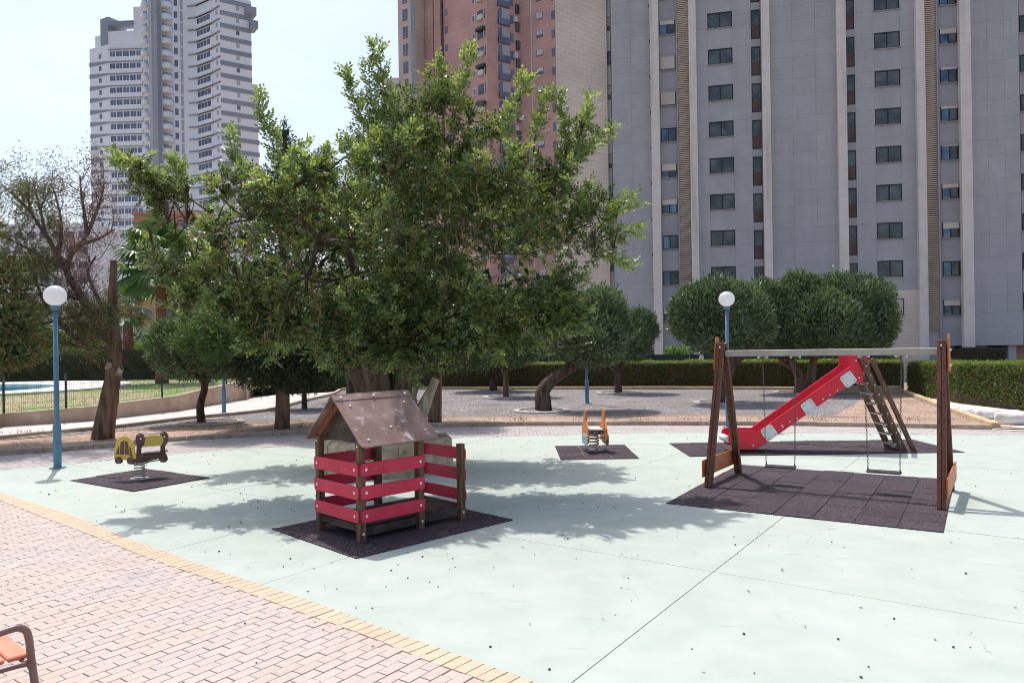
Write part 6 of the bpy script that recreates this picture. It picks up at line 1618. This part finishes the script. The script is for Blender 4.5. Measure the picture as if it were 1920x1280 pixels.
# local x: along the bench (away from the near end), local y: towards the back (-50 deg side)
for i in range(4):
    y = .02 + i * .135; mb = MB(); mb.box(0.01, 1.7, y, y + .12, .425, .455); mb.build('seat_slat', M['orange2'], bn, bevel=.008)
for i in range(2):
    z = .62 + i * .14; mb = MB(); mb.box(0.01, 1.7, .60 + i * .04, .63 + i * .04, z, z + .12); mb.build('back_slat', M['orange2'], bn, bevel=.008)
for x in (-.035, 1.55):
    mb = MB(); arc = [(x, -.03, 0), (x, -.0, .2), (x, .025, .42), (x, .038, .56), (x, .055, .615), (x, .09, .64), (x, .13, .642), (x, .3, .63), (x, .56, .625), (x, .66, .72), (x, .70, .86)]
    ln = smooth_line(arc, .03); mb.tube([V(*p) for p in ln], .0225, 12); mb.tube([(x, .57, .64), (x, .60, .4), (x, .66, 0)], .0225, 10)
    mb.build('arm_frame', M['bench'], bn)
    mb = MB(); ln = smooth_line([(x, .015, .34), (x, .035, .39), (x, .08, .408), (x, .3, .41), (x, .56, .408), (x, .60, .40)], .03); mb.tube([V(*p) for p in ln], .017, 8); mb.tube([(x, .05, .408), (x + .1, .06, .415)], .015, 6); mb.build('seat_rail', M['bench'], bn)

# ================================================================== LITTER ON THE FLOORS
P = []; D = []; L_ = []
for _ in range(1500):
    x = rng.uniform(-9, 13); y = rng.uniform(4.8, 20.5)
    if rng.random() > .25 + .6 * math.exp(-((x + 1) ** 2 / 60 + (y - 14) ** 2 / 40)): continue
    if inside(floor_poly, x, y) or inside(pav_poly, x, y): P.append((x, y, .006 + rng.random() * .004)); 
for _ in range(900):      # drifts against the kerb and round the mats
    q = kerb_line[rng.integers(3, len(kerb_line) - 2)]; P.append((q[0] + rng.normal() * .4, q[1] - abs(rng.normal()) * .22 - .02, .008))
for (cx, cy, rr_) in ((CX, CY, 1.32),):
    for _ in range(160):
        a = rng.random() * 6.28; q = rr_ * (1 + abs(rng.normal()) * .12); P.append((cx + q * math.cos(a), cy + q * math.sin(a), .008))
P = np.array(P); D = rng.normal(size=P.shape); D[:, 2] = np.abs(D[:, 2]) * .15
Nn = np.zeros_like(P); Nn[:, 2] = 1; Nn += rng.normal(size=P.shape) * .3
tag(leaves('fallen_leaves', P, D, Nn, rng.random(len(P)) * .03 + .018, .016, M['litter'], None, world=False), 'dry leaf bits and seeds scattered over the floor and paving', 'litter', kind='stuff')
mb = MB()
for _ in range(520):
    x = rng.uniform(-9, 12); y = rng.uniform(4.8, 19)
    if rng.random() > .35 + .65 * math.exp(-((x + 2) ** 2 / 16 + (y - 10) ** 2 / 30)): continue
    if inside(floor_poly, x, y) or inside(pav_poly, x, y):
        r = rng.uniform(.005, .012) * (1.3 if rng.random() < .1 else 1); mb.sphere((x, y, r * .8), r, 3, sq=(1.2, 1, .8))
tag(mb.build('seed_litter', M['soil'], fix=False), 'small dark seeds and pellets lying on the floor', 'litter', kind='stuff')
# tufts in the lawn and gravel
P = []
for _ in range(9000):
    x = rng.uniform(-34, -11); y = rng.uniform(23, 44.5)
    if (x + 25.6) ** 2 + (y - 36.2) ** 2 < 45: continue
    if inside(lawn + [(-9, 46.5), (-45, 46.5), (-45, 20)], x, y): P.append((x, y, LZ))
P = np.array(P); D = rng.normal(size=P.shape) * .4; D[:, 2] = 1
tag(leaves('grass', P, D, unit(len(P)), .05, .03, M['shrub'], None, world=False, wide=.2), 'short green lawn grass round the pool', 'grass', kind='stuff')
P = []
for _ in range(60):
    px = rng.uniform(0, 1800); c = at(px, 792 if px > 700 else 815 - (px - 0) * .02)
    for k in range(7): P.append((c[0] + rng.normal() * .1, c[1] + .1 + rng.normal() * .25, .03))
P = np.array(P); D = rng.normal(size=P.shape) * .5; D[:, 2] = 1
tag(leaves('dry_tufts', P, D, unit(len(P)), .16, .012, M['litter'], None, world=False, wide=.2), 'sparse dry grass tufts in the red gravel strip', 'grass', kind='stuff')
